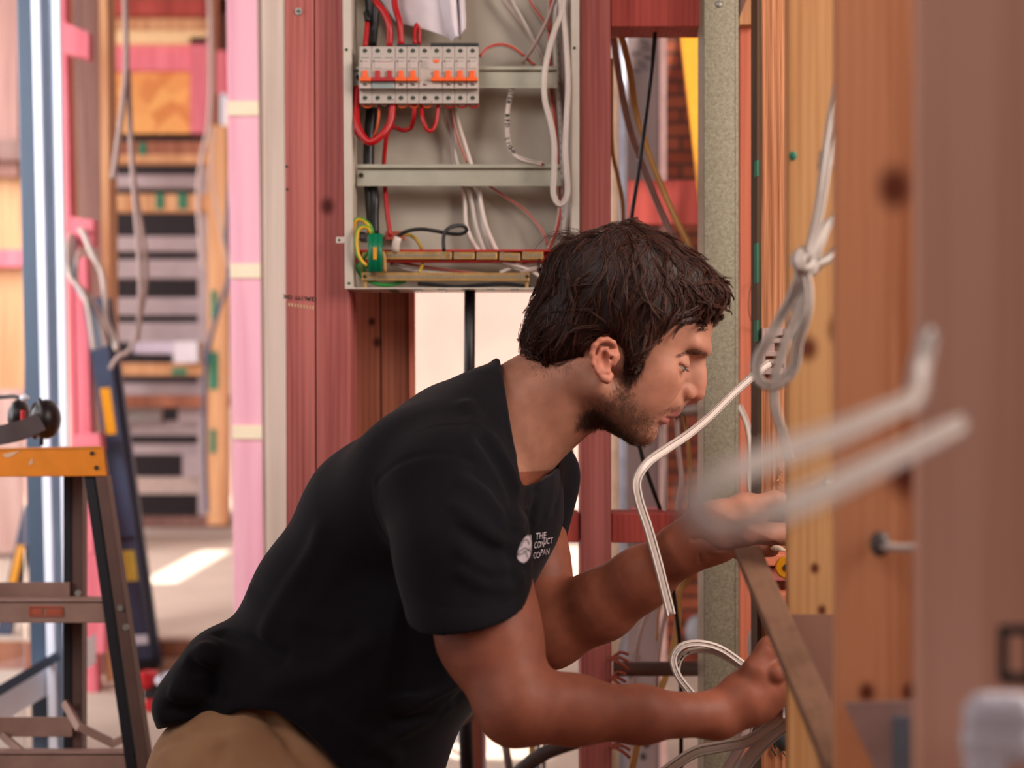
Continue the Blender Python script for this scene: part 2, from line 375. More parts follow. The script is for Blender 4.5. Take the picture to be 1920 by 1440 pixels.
# unseen roof slabs, gaps shaped to drop sun patches on deck and floor
RZ = 3.6
def roof_point(px, py, z):            # where the sun ray that ends on that floor point crosses the roof
    d = (CAMZ - z) * F / (py - 720.0); p = P(px, py, d); k = (RZ - z) / -SUND.z
    return p - SUND * k
h1 = roof_point(252, 1098, .09); h2 = roof_point(446, 1032, .09)
SH_ = -SUND * (RZ / -SUND.z)
def roof_strip(mb, x0, x1, y0, y1): mb.box((x0, y0, RZ), (x1, y1, RZ + .15))
mb = MB()
holes = [(min(h1.x,h2.x), max(h1.x,h2.x), min(h1.y,h2.y), max(h1.y,h2.y)), *[(a_ + SH_.x, b_ + SH_.x, c_ + SH_.y, d_ + SH_.y) for a_, b_, c_, d_ in ((-.42, .12, 3.35, 3.8), (-.42, -.05, 3.8, 5.2), (-.42, .12, 5.2, 6.2), (-.42, .55, 6.2, 7.9))]]
ys = sorted({-2.5, 8.6} | {h[2] for h in holes} | {h[3] for h in holes})
for ya, yb in zip(ys[:-1], ys[1:]):
    xs = sorted((h[0], h[1]) for h in holes if h[2] <= ya + 1e-6 and h[3] >= yb - 1e-6); x = -6.0
    for (xa, xb) in xs: roof_strip(mb, x, xa, ya, yb); x = xb
    roof_strip(mb, x, 6, ya, yb)
structure('ceiling', mb, plain('roof_underside', srgb(150,120,104), .8))
# unseen front wall added to limit sky light, and a side wall
structure('sky_block_wall', MB().box((-6, -2.5, 0), (6, -2.4, 2.3)), plain('wall_lining', srgb(150,112,96), .8))
structure('wall_right', MB().box((2.2, 2.4, 0), (2.3, 8.6, RZ)), M['brown'])

def post(name, x0, x1, d, t, mat, label, cat='stud', lean=0.0, z0=0.0, z1=2.45, group=None, bevel=.0015, ang=0.0):
    def X(x, z):
        py = 720 - (z - CAMZ) * F / d
        return (x + lean * py / 1440.0 - 960) / F * d
    fr = [V(X(x0, z0), d, z0), V(X(x1, z0), d, z0), V(X(x1, z1), d, z1), V(X(x0, z1), d, z1)]
    sh = V(t * math.sin(ang), t * math.cos(ang), 0)
    o = MB().hexa(fr + [p + sh for p in fr]).build(name, mat, bevel=bevel)
    return tag(o, label, cat, group)
def rail_piece(name, x0, y0, x1, y1, d, t, mat, label, cat='nogging', bevel=.0015, group=None):
    o = MB().prect(x0, y0, x1, y1, d, t).build(name, mat, bevel=bevel); return tag(o, label, cat, group)

# ---- frame that carries the switchboard
WD = 2.13
S1 = post('timber_stud', 534, 588.5, WD, .09, M['stud_red'], 'dusty red stud with a screw head and black stamp, left of the switchboard pair', lean=4)
S2 = post('timber_stud', 590.5, 655, WD, .09, M['stud_red'], 'dusty red stud with a knot, directly against the left edge of the switchboard', lean=5)
m_ = MB(); c = P(560, 22, WD); m_.cyl(c + V(0, -.0022, 0), c + V(0, .006, 0), .0055, 20); scr = m_.build('screw_head', M['steel'], S1)
m_ = MB(); m_.box(tuple(c + V(-.0035, -.0032, -.0006)), tuple(c + V(.0035, -.002, .0006))); m_.box(tuple(c + V(-.0006, -.0032, -.0035)), tuple(c + V(.0006, -.002, .0035))); m_.build('screw_recess', M['screw_dark'], scr)
for (x, y) in ((536, 312), (537, 355)):
    c = P(x, y, WD); MB().cyl(c + V(.001, -.0008, 0), c + V(.001, .003, 0), .0022, 10).build('nail_head', M['screw_dark'], S1)
S3 = post('timber_stud', 1088, 1145, WD, .09, M['stud_red'], 'pinkish red stud directly against the right edge of the switchboard', lean=2)
post('timber_stud', 661, 711, 2.26, .09, M['brown'], 'stained brown stud under the switchboard, left one of two', lean=3, z1=1.30)
post('timber_stud', 714, 765, 2.26, .09, M['brown'], 'brown stud under the switchboard, right one of two beside the bright gap', lean=3, z1=1.30)
post('timber_stud', 766, 776, 2.252, .02, M['stud_salmon'], 'thin salmon batten edging the bright gap under the switchboard', 'batten', lean=3, z1=1.30)
tag(MB().prect(1146, -80, 1319.5, 50, WD + .004, .07).build('nogging', M['stud_red_deep'], bevel=.0015), 'deep red nogging across the top between red stud and steel post', 'nogging')
tag(MB().prect(1055, 963, 1086.5, 1017, WD + .006, .07).build('nogging', M['stud_red_deep'], bevel=.0015), 'short deep red nogging end showing left of the red stud', 'nogging')
tag(MB().prect(1147, 963, 1319, 1018, WD + .006, .07).build('nogging', M['stud_red_deep'], bevel=.0015), 'deep red nogging at elbow height between red stud and steel post', 'nogging')
# galvanised post : C section with lips
gx0, gx1 = P(1320, 0, 2.08).x, P(1385, 0, 2.08).x
g = MB(); t_ = .0016
g.box((gx0, 2.08, 0), (gx1, 2.08 + t_, 2.45)); g.box((gx0, 2.08, 0), (gx0 + t_, 2.15, 2.45)); g.box((gx1 - t_, 2.08, 0), (gx1, 2.15, 2.45))
g.box((gx0, 2.15 - t_, 0), (gx0 + .012, 2.15, 2.45)); g.box((gx1 - .012, 2.15 - t_, 0), (gx1, 2.15, 2.45))
G = empty('steel_post', (gx0, 2.08, 0), 'grey galvanised steel channel post with a rivet near its top', 'post')
g.build('channel', M['galv'], G, bevel=.0008)
c = P(1348, 8, 2.08); MB().ellipsoid(c, (.0055, .003, .0055)).build('rivet', M['steel'], G, smooth=True)
MB().prect(1379, -100, 1384.3, 1500, 2.0790, .0009).build('edge_fold', M['galv'], G, bevel=.0003)
post('timber_stud', 1386.5, 1421, 2.17, .09, M['stud_salmon'], 'bright orange red stud right beside the galvanised steel post')
tag(MB().prect(1386, -60, 1420, 46, 2.150, .018).build('timber_block', M['tan'], bevel=.001), 'pale tan block nailed over the orange stud at the top', 'block')
tag(MB().pquad([(1387, 32), (1416, -40), (1404, -60), (1387, -40)], 2.13, .012).build('timber_offcut', M['mauve_brown'], bevel=.001), 'small grey brown offcut leaning at the top beside the steel post', 'offcut')

# ---- studs of the right hand wall, coming towards the camera
def rstud(x0, x1, d, mat, label, ang=None, lean=0, t=.045):
    if ang is None: ang = math.atan((x0 - 960) / F) * .82
    return post('timber_stud', x0, x1, d, t, mat, label, lean=lean, ang=ang, bevel=.002)
SD = rstud(1421, 1530, 1.86, M['rough_pine'], 'rough sawn brown stud carrying the white cable clip')
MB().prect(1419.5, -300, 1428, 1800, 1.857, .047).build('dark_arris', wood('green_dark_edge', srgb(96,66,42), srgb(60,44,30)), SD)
for y0, y1 in ((455, 530), (600, 640), (300, 330)): MB().prect(1419.2, y0, 1422.5, y1, 1.8564, .02).build('green_mark', M['green_paint'], SD)
SCs = rstud(1476, 1650, 1.32, M['pine_c'], 'knotty yellow brown stud the hands reach behind')
SB = rstud(1566, 1800, 1.00, M['pine_b'], 'blurred orange stud with big knots, second nearest on the right')
SA = rstud(1720, 2060, .72, M['pine_a'], 'very blurred nearest stud filling the right edge')
c = P(1487, 292, 1.32); MB().ellipsoid(c, (.0035, .002, .0045)).build('green_mark', M['green_paint'], SCs)
# black stencil on the nearest stud
m_ = MB()
for q in ((1872, 1172, 1935, 1190), (1872, 1190, 1890, 1275), (1878, 1262, 1945, 1282), (1925, 1172, 1942, 1282)): m_.prect(*q, .7195, .0006)
m_.build('stencil_mark', M['ink'], SA)
# torn membrane between the studs at lower right
def sheet(name, pts, t, mat, label, cat):
    m = MB(); n = len(pts); fr = [P(*p) for p in pts]; bk = [p + V(0, t, 0) for p in fr]; m.v = fr + bk
    m._f(list(reversed(range(n)))); m._f([n+i for i in range(n)])
    for i in range(n): m._f([i, (i+1) % n, n+(i+1) % n, n+i])
    return tag(m.build(name, mat), label, cat)
# diagonal brace running from the left hand down behind stud C
br = MB().bar(P(1402, 1036, 1.37), P(1630, 1560, .98), .024, .012)
tag(br.build('diagonal_brace', wood('grey_brown_brace', srgb(130,96,76), srgb(108,78,60), grain=.5), bevel=.001), 'grey brown diagonal brace dropping from below the upper hand', 'brace')
sheet('brown_membrane', [(1478,1152,1.318),(1564,1152,1.318),(1564,1560,1.318),(1556,1560,1.318),(1540,1400,1.318),(1520,1318,1.318),(1496,1240,1.318),(1478,1205,1.318)], .0012, plain('brown_membrane', srgb(152,110,92), .6, 0, .06, 12), 'brown membrane piece with a straight top edge low on the knotty stud', 'membrane')
sheet('metal_plate', [(1582,1318,.985),(1722,1312,.985),(1722,1500,.985),(1668,1500,.985)], .0015, plain('dull_plate', srgb(168,138,132), .5, .1), 'blurred dull metal plate low on the orange stud', 'plate')
tag(MB().prect(1676, 1345, 1706, 1520, .975, .003).build('steel_strip', plain('blue_grey_strip', srgb(110,124,138), .4, .3)), 'blurred blue grey steel strip over the dull metal plate', 'strip')
# bright plastic wrap at the lower right corner
WR = plain('glossy_wrap', srgb(238,234,244), .10, 0, .05)
m_ = MB(); random.seed(3)
for i in range(7):
    c = P(1868 + (i % 3) * 26 - 20, 1345 + (i // 3) * 45, .66); m_.ellipsoid(c, (.010 + .003 * random.random(), .006, .012), 14, 8)
o = m_.build('plastic_wrap', WR, smooth=True); tag(o, 'shiny crumpled clear plastic wrap at the lower right corner', 'wrap')
# cable staple on the orange stud
t = empty('cable_staple', P(1655, 1020, .99), 'small dark cable staple with white tail on the orange stud', 'staple')
MB().ellipsoid(P(1650, 1020, .99), (.007, .008, .009)).build('clip_body', M['conduit_dark'], t, smooth=True)
MB().tube(spline(pp([(1652, 1024, .985), (1690, 1028, .98), (1722, 1026, .975)])), .003).build('cable_tail', M['cable_grey'], t, smooth=True)

# ---- things beyond the gap right of the switchboard
tag(MB().prect(1175, -120, 1238, 1800, 3.3, .02).build('wrapped_panel', M['wrap']), 'grey mauve building wrap panel seen between stud and brick', 'panel')
tag(MB().prect(1238, -120, 1250, 1800, 3.28, .03).build('pale_batten', plain('pale_pink_trim', srgb(236,196,190), .6)), 'pale pink batten between the wrap panel and the brickwork', 'batten')
BW = tag(MB().prect(1200, -300, 1620, 1900, 4.6, .11).build('brick_wall', M['brick']), 'red brown brickwork seen right of the grey wrap panel', 'brick wall')
m_ = MB(); random.seed(5)
for k in range(9):
    cx, cy = 1205 + random.uniform(-12, 14), 75 + k * 7 + random.uniform(-2, 2)
    m_.bar(P(cx - 9, cy, 3.297), P(cx + 8, cy + 5, 3.297), .004, .001, up=(0,1,0))
tag(m_.build('print_mark', plain('grey_letters', srgb(88,76,80), .7)), 'faded print on the upper part of the grey wrap panel', 'print')
tag(MB().prect(1178, 338, 1420, 420, 3.23, .052).build("nogging", M["stud_red_deep"]), "red nogging with a dark knot in front of the brickwork", "nogging")
tag(MB().prect(1152, 330, 1175.5, 520, 3.295, .03).build('timber_offcut', M['pink']), 'pale pink offcut low behind the two hanging flat cables', 'offcut')
t = tag(MB().bar(P(1283, -60, 3.0), P(1464, 1519, 3.0), .05, .02).build('yellow_strap', M['yellow']), 'bright yellow board leaning in front of the brickwork', 'board')
tag(MB().cyl(P(1153, -60, 2.75), P(1153, 1600, 2.75), .008).build('cream_pipe', plain('cream_pipe', srgb(206,176,150), .4), smooth=True), 'slim cream pipe just right of the red stud', 'pipe')
tag(MB().cyl(P(1168, -60, 2.8), P(1168, 1600, 2.8), .009).build('pale_blue_pipe', plain('pale_blue_pipe', srgb(180,186,204), .25, .3), smooth=True), 'slim shiny pale blue pipe beside the cream pipe', 'pipe')
tag(MB().prect(1186, 955, 1237, 1010, 3.26, .04).build('timber_offcut', M['pink_deep']), 'pink block behind the elbow height nogging', 'offcut')
tag(MB().ellipsoid(P(1308, 1185, 4.58), (.040, .03, .056)).build('vent_cap', plain('grey_cap', srgb(150,150,154), .5), smooth=True), 'round grey cap on the brickwork beside the steel post', 'cap')
for (a, b, d, r, mat, nm, lb) in (
    ((1150, 1254), (1320, 1254), 2.2, .0115, 'conduit', 'grey_conduit', 'grey conduit running level behind the lower forearm'),
    ((1215, 782), (1322, 764), 2.24, .008, 'conduit', 'grey_conduit', 'grey conduit passing just behind the nose'),):
    tag(MB().tube([P(*a, d), P(*b, d)], r, 16).build(nm, M[mat], smooth=True), lb, 'conduit')
for i, (x, y) in enumerate(((1155, 1235), (1150, 1272), (1158, 1400))):
    CP = MB().tube([P(1143, y, 2.128), P(1151, y, 2.128)], .0035, 8)
    for k in range(3):
        CP.tube(spline([P(1147, y, 2.127), P(x + 8, y + 10 * k - 12, 2.11), P(x + 22, y + 14 * k - 8, 2.12)], .01), .0025, 8)
    tag(CP.build('copper_wire_ends', M['copper'], smooth=True), ('topmost', 'middle', 'lowest')[i] + ' frayed copper coloured wire end tied at the red stud', 'wire')

# ---- pipes and posts seen under the body
MAT_BP = plain('brown_red_post', srgb(150,84,66), .6)
tag(MB().tube(spline(pp([(760, 1490, 2.3), (800, 1415, 2.3), (850, 1355, 2.3), (925, 1308, 2.3), (990, 1280, 2.3)]), .02), .014, 16).build('flexible_conduit', M['conduit'], smooth=True), 'curved grey conduit below the shirt hem', 'conduit')
tag(MB().tube(spline(pp([(940, 1480, 2.3), (1000, 1425, 2.3), (1050, 1400, 2.3), (1120, 1380, 2.3)]), .02), .012, 16).build('flexible_conduit', M['conduit_dark'], smooth=True), 'curved dark grey conduit below the elbow', 'conduit')
tag(MB().tube([P(866, 1180, 2.45), P(880, 1560, 2.45)], .012, 12).build('black_pipe', M['black'], smooth=True), 'straight black pipe in the gap below the shirt', 'pipe')
tag(MB().prect(884, 1100, 905, 1600, 2.6, .05).build('slim_post', MAT_BP), 'slim red brown post in the gap below the shirt', 'post')
tag(MB().prect(905.5, 1100, 911, 1600, 2.59, .05).build('post_edging', plain('mauve_edge', srgb(200,170,176), .3)), 'thin pale edging strip beside the slim red brown post', 'strip')
tag(MB().tube([P(938, 1340, 2.5), P(965, 1500, 2.5)], .007, 10).build('brown_cable', M['conduit'], smooth=True), 'thin brown cable slanting down below the elbow', 'cable')
tag(MB().prect(992, 1370, 1004, 1600, 2.7, .03).build('slim_batten', M['cable_tan']), 'thin tan batten between the conduits under the forearm', 'batten')
tag(MB().prect(1005, 1370, 1013, 1600, 2.72, .03).build('blue_strip', plain('blue_strip', srgb(150,176,206), .4)), 'thin pale blue strip beside the tan batten under the forearm', 'strip')
tag(MB().prect(1017, 1370, 1023, 1600, 2.71, .03).build('dark_strip', M['conduit_dark']), 'thin dark strip beside the blue one under the forearm', 'strip')
random.seed(9)
t = tag(MB().ellipsoid(P(835, 1395, 3.6), (.07, .05, .035)).ellipsoid(P(862, 1340, 3.9), (.05, .05, .05)).build('rubble_bag', plain('grey_bag', srgb(110,100,100), .8), smooth=True), 'grey crumpled bag on the bright floor under the shirt', 'bag')
tag(MB().cyl(P(904, 1406, 4.0), P(904, 1432, 4.0), .03).build('paint_tin', M['alu_white'], smooth=True), 'small white tin on the bright floor under the elbow', 'tin')

# ---- far outdoors, beyond the roof edge
structure('wall_rear', MB().box((-6, 11.5, 0), (6, 11.6, 3.2)), plain('sunlit_fence', srgb(214,178,168), .8, 0, .10, 2))

# ---- left hand background
BGP = [None]
def bgbar(name, x0, y0, x1, y1, d, t, mat, label, cat):
    o = MB().prect(x0, y0, x1, y1, d, t).build(name, mat, BGP[0])
    return o if BGP[0] is not None else tag(o, label, cat)
# pink post with straps, pale post
PK = post('timber_post', 424, 488, 3.3, .09, M['pink'], 'pale pink post with three cream straps left of the pale post', 'post', lean=18, bevel=.003)
for k, (y0, y1) in enumerate(((189, 216), (494, 521), (797, 823))):
    s = 18 * y0 / 1440
    MB().prect(425 + s, y0, 493 + s, y1, 3.292, .0075).build('tie_strap', M['tie'], PK)['label'] = ('topmost', 'middle', 'lowest')[k] + ' cream strap nailed across the post'
post('timber_post', 491, 533, 2.72, .12, M['pale'], 'pale planed post directly left of the red studs', 'post', lean=12, bevel=.002)
post('timber_post', 482, 492, 2.86, .05, wood('gap_shade', srgb(150,126,112), srgb(120,98,86)), 'narrow grey brown strip filling the shaded gap between pink post and pale post', 'batten', lean=16)  # dark strip standing in for the shaded gap
# deck platform
DZ = .09; dk = lambda y: (CAMZ - DZ) * F / (y - 720.0)
PL = MB().box((-3.4, dk(1200), .03), (-.95, 9.0, DZ)); PL = tag(PL.build('raised_deck', M['ply']), 'pale boarded deck with a sunlit patch beyond the stepladder', 'deck')
MB().box((-3.4, dk(1200) - .012, .0), (-.95, dk(1200) + .03, DZ - .004)).build('deck_edge_board', wood('deck_edge', srgb(170,112,84), srgb(140,88,66)), PL)
# stair frame far back: every slat, beam and panel stands at its own depth
ST = empty('open_stair', P(310, 980, 7.6), 'open stair frame with grey slats and tan beams at the far left end', 'stair'); BGP[0] = ST
bgbar('stair_void_shade', 200, 240, 420, 975, 8.3, .05, M['dark'], 'dark opening behind the slatted stair frame', 'panel')  # dark sheet painted as the shade behind the slats
for k, (y0, y1, mt) in enumerate(((328, 350, 'grey_slat'), (443, 470, 'grey_slat'), (487, 521, 'grey_slat'), (558, 590, 'grey_slat'), (605, 641, 'grey_slat'), (718, 741, 'grey_slat'), (790, 816, 'grey_slat'), (833, 852, 'grey_slat'), (896, 926, 'cream_slat'))):
    if mt == 'cream_slat': M[mt] = plain('cream_slat', srgb(200,176,166), .7)
    bgbar('stair_slat', 204, y0, 385, y1, 7.6 , .10, M[mt], ('highest', 'second', 'third', 'fourth', 'fifth', 'sixth', 'seventh', 'eighth', 'lowest')[k] + ' grey slat of the open stair, counted from the top', 'slat')
for k, (y0, y1, mt, x1) in enumerate(((265, 290, 'brown', 425), (290, 305, 'tan', 425), (364, 396, 'tan', 425), (681, 704, 'tan', 425), (741, 764, 'brown', 428), (970, 990, 'mauve_brown', 428))):
    bgbar('cross_beam', 198, y0, x1, y1, 7.35, .09, M[mt], ('dark brown upper cross beam of the stair with green mark', 'pale timber strip just under the upper brown stair beam', 'tan cross beam between the first two grey slats', 'tan cross beam below the white stack on the stair', 'red brown cross beam over the lower stair opening', 'grey brown bottom ledge of the stair frame')[k], 'beam')
bgbar('paint_mark', 261, 268, 274, 290, 7.34, .004, M['green_paint'], 'green paint mark on the upper brown stair beam', 'mark')
for (x0, y0, x1, y1, lb) in ((345, 488, 352, 500, 'x'),): pass
bgbar('white_stack', 325, 640, 370, 680, 7.2, .3, plain('pale_stack', srgb(214,204,210), .7), 'pale stack lying on the stair below the slats', 'stack')
bgbar('pale_sheet', 250, 641, 326, 662, 7.2, .3, plain('mauve_sheet', srgb(196,182,200), .7), 'mauve white sheet beside the pale stack on the stair', 'sheet')
bgbar('grey_panel', 208, 765, 300, 792, 7.5, .06, plain('grey_panel', srgb(150,140,138), .7), 'grey panel left of the small dark hole on the stair', 'panel')
bgbar('grey_panel', 334, 765, 400, 792, 7.5, .06, M['grey_slat'], 'grey panel right of the small dark hole on the stair', 'panel')
bgbar('sloping_panel', 342, 853, 385, 896, 7.5, .06, M['grey_slat'], 'grey panel end beside the lower dark stair opening', 'panel')
bgbar('stair_post', 371, 300, 388, 970, 7.45, .08, M['grey_slat'], 'grey mauve upright at the right end of the stair slats', 'post')
bgbar('stair_post', 389, 235, 424, 985, 7.3, .09, M['tan'], 'tan upright with green marks right of the stair slats', 'post')
for k, (x0, y0, x1, y1) in enumerate(((396, 545, 406, 600), (392, 660, 408, 730), (394, 805, 404, 850), (322, 690, 350, 702), (292, 362, 306, 392), (334, 362, 350, 392))):
    bgbar('paint_mark', x0, y0, x1, y1, 7.29 if k < 3 else 7.34, .004, M['green_paint'], ('upper green mark on the tan stair upright', 'middle long green mark on the tan stair upright', 'lowest green mark on the tan stair upright', 'green mark on the tan beam below the pale stack', 'left green mark on the tan beam between grey slats', 'right green mark on the tan beam between grey slats')[k], 'mark')
BGP[0] = empty('framed_partition', P(310, 980, 8.1), 'far framed wall with rose, tan and orange strand boards above the stair', 'partition')
bgbar('far_board', 190, -160, 440, -2, 8.2, .05, M['brown'], 'brown board at the very top of the far frame', 'board')
bgbar('far_board', 190, -2, 430, 27, 8.0, .08, M['stud_red_deep'], 'red board along the top of the far frame', 'board')
bgbar('far_board', 190, 28, 430, 60, 8.1, .08, M['tan'], 'tan board below the red top board', 'board')
bgbar('far_board', 190, 58, 388, 82, 8.0, .08, plain('cream_board', srgb(240,200,150), .7), 'cream board above the rose board', 'board')
bgbar('far_board', 190, 83, 392, 132, 8.05, .08, M['pink_deep'], 'rose board above the orange strand board', 'board')
bgbar('strand_board', 190, 133, 356, 250, 8.1, .02, M['osb'], 'orange strand board sheet at the far end', 'board')
bgbar('rose_post', 356, 70, 390, 248, 8.0, .09, M['pink_deep'], 'rose upright right of the strand board', 'post')
bgbar('far_post', 390, -100, 408, 262, 7.9, .09, M['brown'], 'brown upright at the upper right of the far frame', 'post')
bgbar('far_post', 406, 95, 427, 175, 7.8, .09, M['pink_deep'], 'short rose block next to the pink post', 'block')
bgbar('bright_pipe', 413, 175, 421, 265, 7.7, .03, M['alu_white'], 'bright white pipe end next to the pink post', 'pipe')
bgbar('far_post', 408, -100, 428, 95, 8.0, .09, M['mauve_brown'], 'mauve brown block in the upper right corner of the far frame', 'block')
bgbar('far_panel', 385, 262, 430, 1010, 8.4, .05, M['grey_slat'], 'grey mauve sheet behind the tan stair upright', 'panel')

BGP[0] = None
# framing left of the stair
def lpost(x0, x1, d, t, mat, label, cat='stud', lean=30, **k): return post('wall_stud', x0, x1, d, t, mat, label, cat, lean=lean, **k)
lpost(185, 201, 4.3, .09, M['tan'], 'tan stud edging the view to the stair', lean=14)
lpost(154, 186, 4.4, .12, M['mauve_brown'], 'mauve brown stud beside the tan stud', lean=16)
lpost(122, 153, 4.5, .12, M['mauve_brown'], 'darker mauve brown stud beside the pink strip', lean=30)
lpost(112, 122, 4.2, .06, M['pink_deep'], 'thin rose strip beside the white door frame', lean=36)
lpost(122, 128, 4.25, .05, M['pale'], 'thin pale strip beside the thin rose strip', 'strip', lean=36)
for k, (q, d) in enumerate((([(114, 38), (166, 60), (166, 110), (114, 98)], 4.1), ([(122, 404), (176, 412), (176, 462), (122, 460)], 4.1), ([(132, 815), (186, 812), (190, 845), (132, 848)], 4.1))):
    tag(MB().pquad([q[3], q[2], q[1], q[0]], d, .05).build('nogging', M['pink_deep'], bevel=.002), ('highest', 'middle', 'lowest')[k] + ' rose nogging between the studs at the left', 'nogging')
lpost(126, 150, 4.15, .05, M['pink_deep'], 'pink stud below the middle rose nogging', lean=36, z1=1.27)
# sliding door
D1 = empty('door_1', P(50, 1500, 3.1) , kind='structure'); D1.location.z = 0
def dpost(nm, x0, x1, d, t, mat, lean=46, z1=2.3, z0=.0):
    def X(x, z):
        py = 720 - (z - CAMZ) * F / d; return (x + lean * py / 1440.0 - 960) / F * d
    fr = [V(X(x0, z0), d, z0), V(X(x1, z0), d, z0), V(X(x1, z1), d, z1), V(X(x0, z1), d, z1)]
    return MB().hexa(fr + [p + V(0, t, 0) for p in fr]).build(nm, mat, D1, bevel=.002)
dpost('door_stile', 31, 63, 3.1, .05, M['slate'], lean=30)
dpost('jamb_lining', 58, 74, 3.05, .01, M['alu_white'], lean=34)
dpost('jamb_track', 74, 98, 3.07, .01, M['alu_blue'], lean=30)
dpost('jamb_trim', 97, 112, 3.04, .01, M['alu_white'], lean=26)
gl = MB().hexa([V(-1.9, 2.80, .1), V(-1.07, 3.12, .1), V(-1.07, 3.12, 2.2), V(-1.9, 2.80, 2.2), V(-1.9, 2.805, .1), V(-1.07, 3.125, .1), V(-1.07, 3.125, 2.2), V(-1.9, 2.805, 2.2)]).build('door_glass', M['glass'], D1)
sill = MB()
a0 = P(112, 1205, 3.4); b0 = P(-60, 1345, 2.95)
sill.hexa([P(-60, 1395, 2.9), P(118, 1285, 3.1), P(118, 1225, 3.1), P(-60, 1325, 2.9)] + [p + V(0, .25, 0) for p in (P(-60, 1395, 2.9), P(118, 1285, 3.1), P(118, 1225, 3.1), P(-60, 1325, 2.9))])
sill.build('door_sill', M['alu_white'], D1, bevel=.004)
MB().bar(P(-60, 1330, 2.86), P(105, 1232, 3.06), .02, .02).build('sill_track', M['slate'], D1)
# what shows through the glass
bgbar('far_cladding', -120, -200, 34, 330, 6.5, .05, wood('rose_brown_boards', srgb(176,128,116), srgb(140,92,80)), 'rose brown boards seen through the upper door glass', 'cladding')
bgbar('far_cladding', -120, 262, 40, 300, 6.4, .04, M['mauve_brown'], 'dark cross piece seen through the door glass', 'beam')
bgbar('far_cladding', -120, 300, 48, 730, 6.6, .05, M['tan'], 'tan sheet seen through the middle of the door glass', 'sheet')
bgbar('far_cladding', -120, 730, 52, 1036, 6.55, .05, wood('pale_rose_boards', srgb(206,168,158), srgb(180,138,128)), 'pale rose boards seen through the lower door glass', 'cladding')
bgbar('far_cladding', -120, 468, 44, 500, 6.5, .04, M['pink_deep'], 'rose cross piece seen through the door glass', 'beam')
lb = MB().bar(P(60, 950, 4.6), P(8, 1190, 4.6), .045, .03)  # solid rail added in place of the ladder mirrored in the glass
lb = tag(lb.build('ladder_reflection', M['ladder_blue']), 'blue grey rail standing in for the ladder reflection in the door glass', 'rail')
MB().bar(P(42, 1022, 4.58), P(24, 1100, 4.58), .022, .03).build('yellow_sticker', M['yellow'], lb)  # sticker as mirrored with the ladder
MB_ = bgbar('pink_offcut', 154, 1040, 196, 1225, 4.05, .05, M['pink_deep'], 'rose stud foot seen through the stepladder', 'stud')
bgbar('floor_board', 150, 1235, 480, 1262, 4.45, .02, wood('low_edge_board', srgb(190,150,126), srgb(160,120,98)), 'low brown board lying along the foot of the deck', 'board')
# ------------------------------------------------------------------ switchboard
def Z4(x, y): return (520 + x / 2.572, y / 2.572)
def ZB(x, y): return (640 + x / 4.174, 280 + y / 4.174)
def ZT(x, y): return (860 + x / 7.2, y / 7.2)
FD = 2.10                                   # front of the flanges
BD = 2.185                                  # inside of the back
EN = empty('switchboard_enclosure', V(P(865, 0, FD).x, FD, P(0, 545, FD).z), 'open white metal switchboard enclosure with rails, between the red studs', 'switchboard')
MB().prect(660, -160, 1075, 541, BD, .004).build('back_panel', M['panel_white'], EN)
fl = MB().pquad([(646.5, 540), (661, 540), (656, -160), (641, -160)], FD, .0016)
fl.build('left_flange', M['white_metal'], EN, bevel=.0006)
MB().pquad([(661, 540), (663, 540), (658, -160), (656, -160)], FD + .0016, .084).build('side_wall', M['white_metal'], EN)
MB().pquad([(1072, 470), (1086.5, 470), (1086.5, -160), (1071, -160)], FD, .0016).build('right_flange', M['white_metal'], EN, bevel=.0006)
MB().prect(1072.5, 470, 1086.5, 541, FD, .0016).build('right_flange', M['white_metal'], EN)
MB().prect(1071, -160, 1073, 541, FD + .0016, .084).build('side_wall', M['white_metal'], EN)
MB().prect(647, 539.2, 1086, 541.6, FD, .085).build('bottom_wall', M['white_metal'], EN)
k = 0
for x in range(728, 1060, 46):
    MB().prect(x, 541.6, x + 15, 543.4, FD, .06).build('knockout', M['screw_dark'], EN)
MB().prect(630, 444, 647, 456, FD, .002).build('fixing_lug', M['white_metal'], EN, bevel=.0004)
MB().cyl(P(636, 450, FD - .0006), P(636, 450, FD + .001), .0018, 12).build('lug_screw', M['screw_dark'], EN)
for (x, y) in ((649.5, 93), (654.5, 531), (1077, 90)):
    MB().cyl(P(x, y, FD - .0012), P(x, y, FD + .001), .0020, 14).build('flange_screw', M['screw_green'], EN)
for (y0, y1, yl) in ((124, 165, 2.2), (308, 349, 0)):
    x0, x1 = (664, 1045) if y0 < 200 else (669, 1052)
    r = MB()
    r.prect(x0, y0, x1, y0 + 6.5, 2.128, .0012); r.prect(x0, y1 - 6.5, x1, y1, 2.128, .0012)
    r.prect(x0, y0 + 6.5, x1, y1 - 6.5, 2.134, .0014)
    r.prect(x0, y0 + 6.0, x1, y0 + 7, 2.128, .007); r.prect(x0, y1 - 7, x1, y1 - 6, 2.128, .007)
    rl = r.build('mounting_rail', M['rail'], EN, bevel=.0003)
    MB().cyl(P(x0 + 8, (y0 + y1) / 2, 2.131), P(x0 + 8, (y0 + y1) / 2, 2.135), .0035, 16).build('rail_screw', M['screw_dark'], rl)

